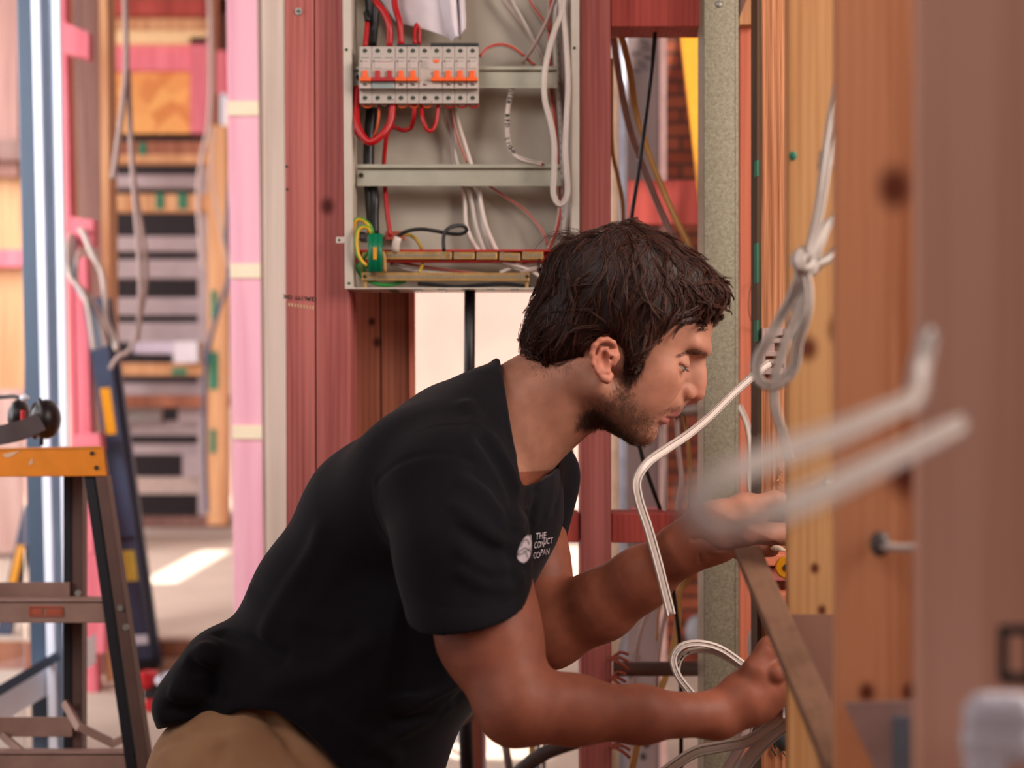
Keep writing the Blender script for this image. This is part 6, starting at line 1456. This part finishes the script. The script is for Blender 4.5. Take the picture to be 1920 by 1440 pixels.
def strand_mesh(S_, name, mat, parent, rad, taper=.15):
    n, k, _ = S_.shape; t = np.gradient(S_, axis=1); t /= np.linalg.norm(t, axis=2, keepdims=True) + 1e-12
    a = np.cross(t, np.array([.3, 1, .2])); a /= np.linalg.norm(a, axis=2, keepdims=True) + 1e-9; b = np.cross(t, a)
    s_ = np.linspace(0, 1, k); r = rad[:, None] * (np.minimum(1, .6 + 2 * s_) * (1 - (1 - taper) * s_**1.6))[None, :]
    V_ = np.stack([S_ + r[..., None] * (math.cos(w_) * a + math.sin(w_) * b) for w_ in (0, 2.094, 4.189)], 2)
    idx = np.arange(n * k * 3).reshape(n, k, 3); Fq = []
    for j in range(3):
        j2 = (j + 1) % 3; Fq.append(np.stack([idx[:, :-1, j], idx[:, :-1, j2], idx[:, 1:, j2], idx[:, 1:, j]], -1).reshape(-1, 4))
    Fq = np.concatenate(Fq); me = bpy.data.meshes.new(name); org = np.array(root_loc(parent)); nv, nf = n * k * 3, len(Fq)
    me.vertices.add(nv); me.vertices.foreach_set('co', (V_.reshape(-1, 3) - org).astype(np.float32).ravel())
    me.loops.add(nf * 4); me.loops.foreach_set('vertex_index', Fq.astype(np.int32).ravel()); me.polygons.add(nf)
    me.polygons.foreach_set('loop_start', np.arange(0, nf * 4, 4, dtype=np.int32)); me.polygons.foreach_set('use_smooth', np.ones(nf, bool)); me.update(calc_edges=True)
    v = np.repeat(rng.uniform(0, 1, n), k * 3); at = me.attributes.new('vary', 'FLOAT', 'POINT'); at.data.foreach_set('value', v.astype(np.float32))
    me.materials.append(mat); o = bpy.data.objects.new(name, me); COL.objects.link(o); o.parent = parent; return o
def hair_mat(name, c1, c2, rough=.36):
    m, nt, b = new_mat(name); at = nt.nodes.new('ShaderNodeAttribute'); at.attribute_name = 'vary'; r = nt.nodes.new('ShaderNodeValToRGB')
    r.color_ramp.elements[0].color = c1; r.color_ramp.elements[1].color = c2; lk(nt, at.outputs['Fac'], r.inputs[0]); lk(nt, r.outputs[0], b.inputs['Base Color'])
    b.inputs['Roughness'].default_value = rough; b.inputs['Specular IOR Level'].default_value = .35; return m
HM = hair_mat('brown_hair', srgb(32, 17, 14), srgb(96, 56, 43))
hair, hv = field_obj(HA, 'hair', plain('scalp_hair', srgb(34, 20, 18), .6, 0, .2, 300), PR)
lim = lambda px, py: hf(px, py) < 3
ok = HA.at(hv) < .004; cand = hv[ok]
pick = cand[rng.randint(0, len(cand), 5200)]
strand_mesh(strands(pick, 9, .0042, .0035, None, lim), 'hair_strands', HM, hair, rng.uniform(.00025, .0005, len(pick)))
def clumps(roots, per, steps, seg, lift, limit, jit, spread, nm, wave=.0):
    G = strands(roots, steps, seg, lift, None, limit, jit); n, k, _ = G.shape; s_ = np.linspace(0, 1, k)
    ph = rng.uniform(0, 6.28, n); ax = rng.normal(0, 1, (n, 3)); ax /= np.linalg.norm(ax, axis=1, keepdims=True)
    G = G + wave * (np.sin(s_[None, :] * 5 + ph[:, None]) - np.sin(ph)[:, None])[..., None] * ax[:, None, :] * s_[None, :, None]
    off = rng.normal(0, spread, (n, per, 1, 3)); S_ = G[:, None] + off * (1.0 - .75 * s_ ** 1.5)[None, None, :, None] + rng.normal(0, .0004, (n, per, k, 3))
    S_ = S_.reshape(n * per, k, 3); o = strand_mesh(S_, nm, HM, hair, rng.uniform(.00028, .00055, n * per)); return o
clumps(cand[rng.randint(0, len(cand), 620)], 14, 10, .0046, .0095, lambda px, py: hf(px, py) < 6, .55, .0016, 'hair_locks', .0030)
ql = (cand - HC) @ HR.T * 1000
fr = cand[(ql[:, 0] > 55) & (ql[:, 2] > 38)]
clumps(fr[rng.randint(0, len(fr), 110)], 16, 10, .0050, .014, lambda px, py: hf(px, py) < 16, .8, .0014, 'fringe_locks', .0050)
# loose hairs standing off the back of the crown
cb = cand[(np.hypot(proj(cand[:, 0], cand[:, 1], cand[:, 2])[0] - 1085, proj(cand[:, 0], cand[:, 1], cand[:, 2])[1] - 450) < 22)]
if len(cb):
    n = 60; r0 = cb[rng.randint(0, len(cb), n)]; tt = np.linspace(0, 1, 9)
    tip = np.array(pw(1018, 475, YM)) - np.array(pw(1085, 450, YM)); up_ = np.array([-.1, 0, 1.0])
    amp = rng.uniform(.4, 1.25, n)[:, None, None]
    S3_ = r0[:, None, :] + amp * (tt[None, :, None] * tip[None, None, :] + (np.sin(tt * math.pi * .9) * .016)[None, :, None] * up_[None, None, :]) + rng.normal(0, .002, (n, 1, 3)) * tt[None, :, None]
    strand_mesh(S3_, 'loose_hairs', HM, hair, np.full(n, .00022))
# beard, moustache, brows, lashes : short hairs rooted in the skin
def rooted(poly, count, direction, length, lift, edge=4.0, jitter=.5, mirror=True):
    A = np.array(poly); f = poly_sdf(poly); out = []
    while len(out) < count:
        x = rng.uniform(A[:, 0].min() - edge, A[:, 0].max() + edge); y = rng.uniform(A[:, 1].min() - edge, A[:, 1].max() + edge)
        if f(np.array(x), np.array(y)) > edge * rng.uniform(-1.6, 1): continue
        p = SK.hit(x, y)
        if p is None or p[1] > YM + .02: 
            count -= .2; continue
        g = SK.grad(p[None])[0]; d = np.array([direction[0], 0, direction[1]]) + rng.normal(0, jitter, 3) * .6; d -= d @ g * g; d /= np.linalg.norm(d) + 1e-9
        L = length * rng.uniform(.5, 1.2); t = np.linspace(0, 1, 4)[:, None]
        out.append(p + d * L * t + g * lift * L * np.sin(t * 2.2) + np.array([0, 0, -1]) * L * .15 * t**2)
    S_ = np.array(out)
    if mirror: Sm = S_.copy(); Sm[..., 1] = 2 * YM - Sm[..., 1]; S_ = np.concatenate([S_, Sm])
    return S_
BM = hair_mat('beard_hair', srgb(52, 34, 26), srgb(104, 72, 54), .5)
Bs = rooted(BEARD, 1500, (.35, -1.0), .0065, .35, 8, .8)
strand_mesh(Bs, 'beard', BM, PR, np.full(len(Bs), .00016))
Bd = rooted([(1084,798),(1092,778),(1112,766),(1138,778),(1165,806),(1200,830),(1215,836),(1185,838),(1150,818),(1120,804)], 1700, (.2, -1.0), .0075, .4, 5, .9)
strand_mesh(Bd, 'under_chin_beard', BM, PR, np.full(len(Bd), .00018))
Ms = rooted(MOUST, 110, (-.5, -1), .0042, .3, 2); strand_mesh(Ms, 'moustache', BM, PR, np.full(len(Ms), .00012))
Eb = rooted([(1268,668),(1278,661),(1296,655),(1312,655),(1328,660),(1328,665),(1310,664),(1294,664),(1276,670)], 300, (-1.0, .1), .0060, .15, 1.0, .35); strand_mesh(Eb, 'eyebrow', BM, PR, np.full(len(Eb), .00014))
ls = []
for g, c in zip((1, -1), EYE):
    for i in range(34):
        t = i / 33; a = H(97.5 + 6.0 * math.sin(t * math.pi * .75), (47 - 22 * t) * g, -20.6 + .8 * math.sin(t * math.pi)); d = fa * .75 - ua * .75 + la * g * .4 * (1 - t); d = d / np.linalg.norm(d); tt = np.linspace(0, 1, 4)[:, None]
        ls.append(a + d * .0045 * tt + ua * .0015 * tt**2)
ls = np.array(ls); strand_mesh(ls, 'eyelashes', BM, PR, np.full(len(ls), .00014))
# sideburn wisps in front of the ear
Sb = rooted([(1176,650),(1205,640),(1214,670),(1200,695),(1184,716),(1176,700),(1172,675)], 620, (-.25, -1.0), .014, .25, 3, .25); strand_mesh(Sb, 'sideburn', HM, hair, np.full(len(Sb), .0003))
Nk = rooted([(985,668),(1090,680),(1060,694),(1020,702),(995,690)], 260, (.1, -1.0), .006, .1, 6, .9, False); strand_mesh(Nk, 'nape_hair', HM, hair, np.full(len(Nk), .00012))
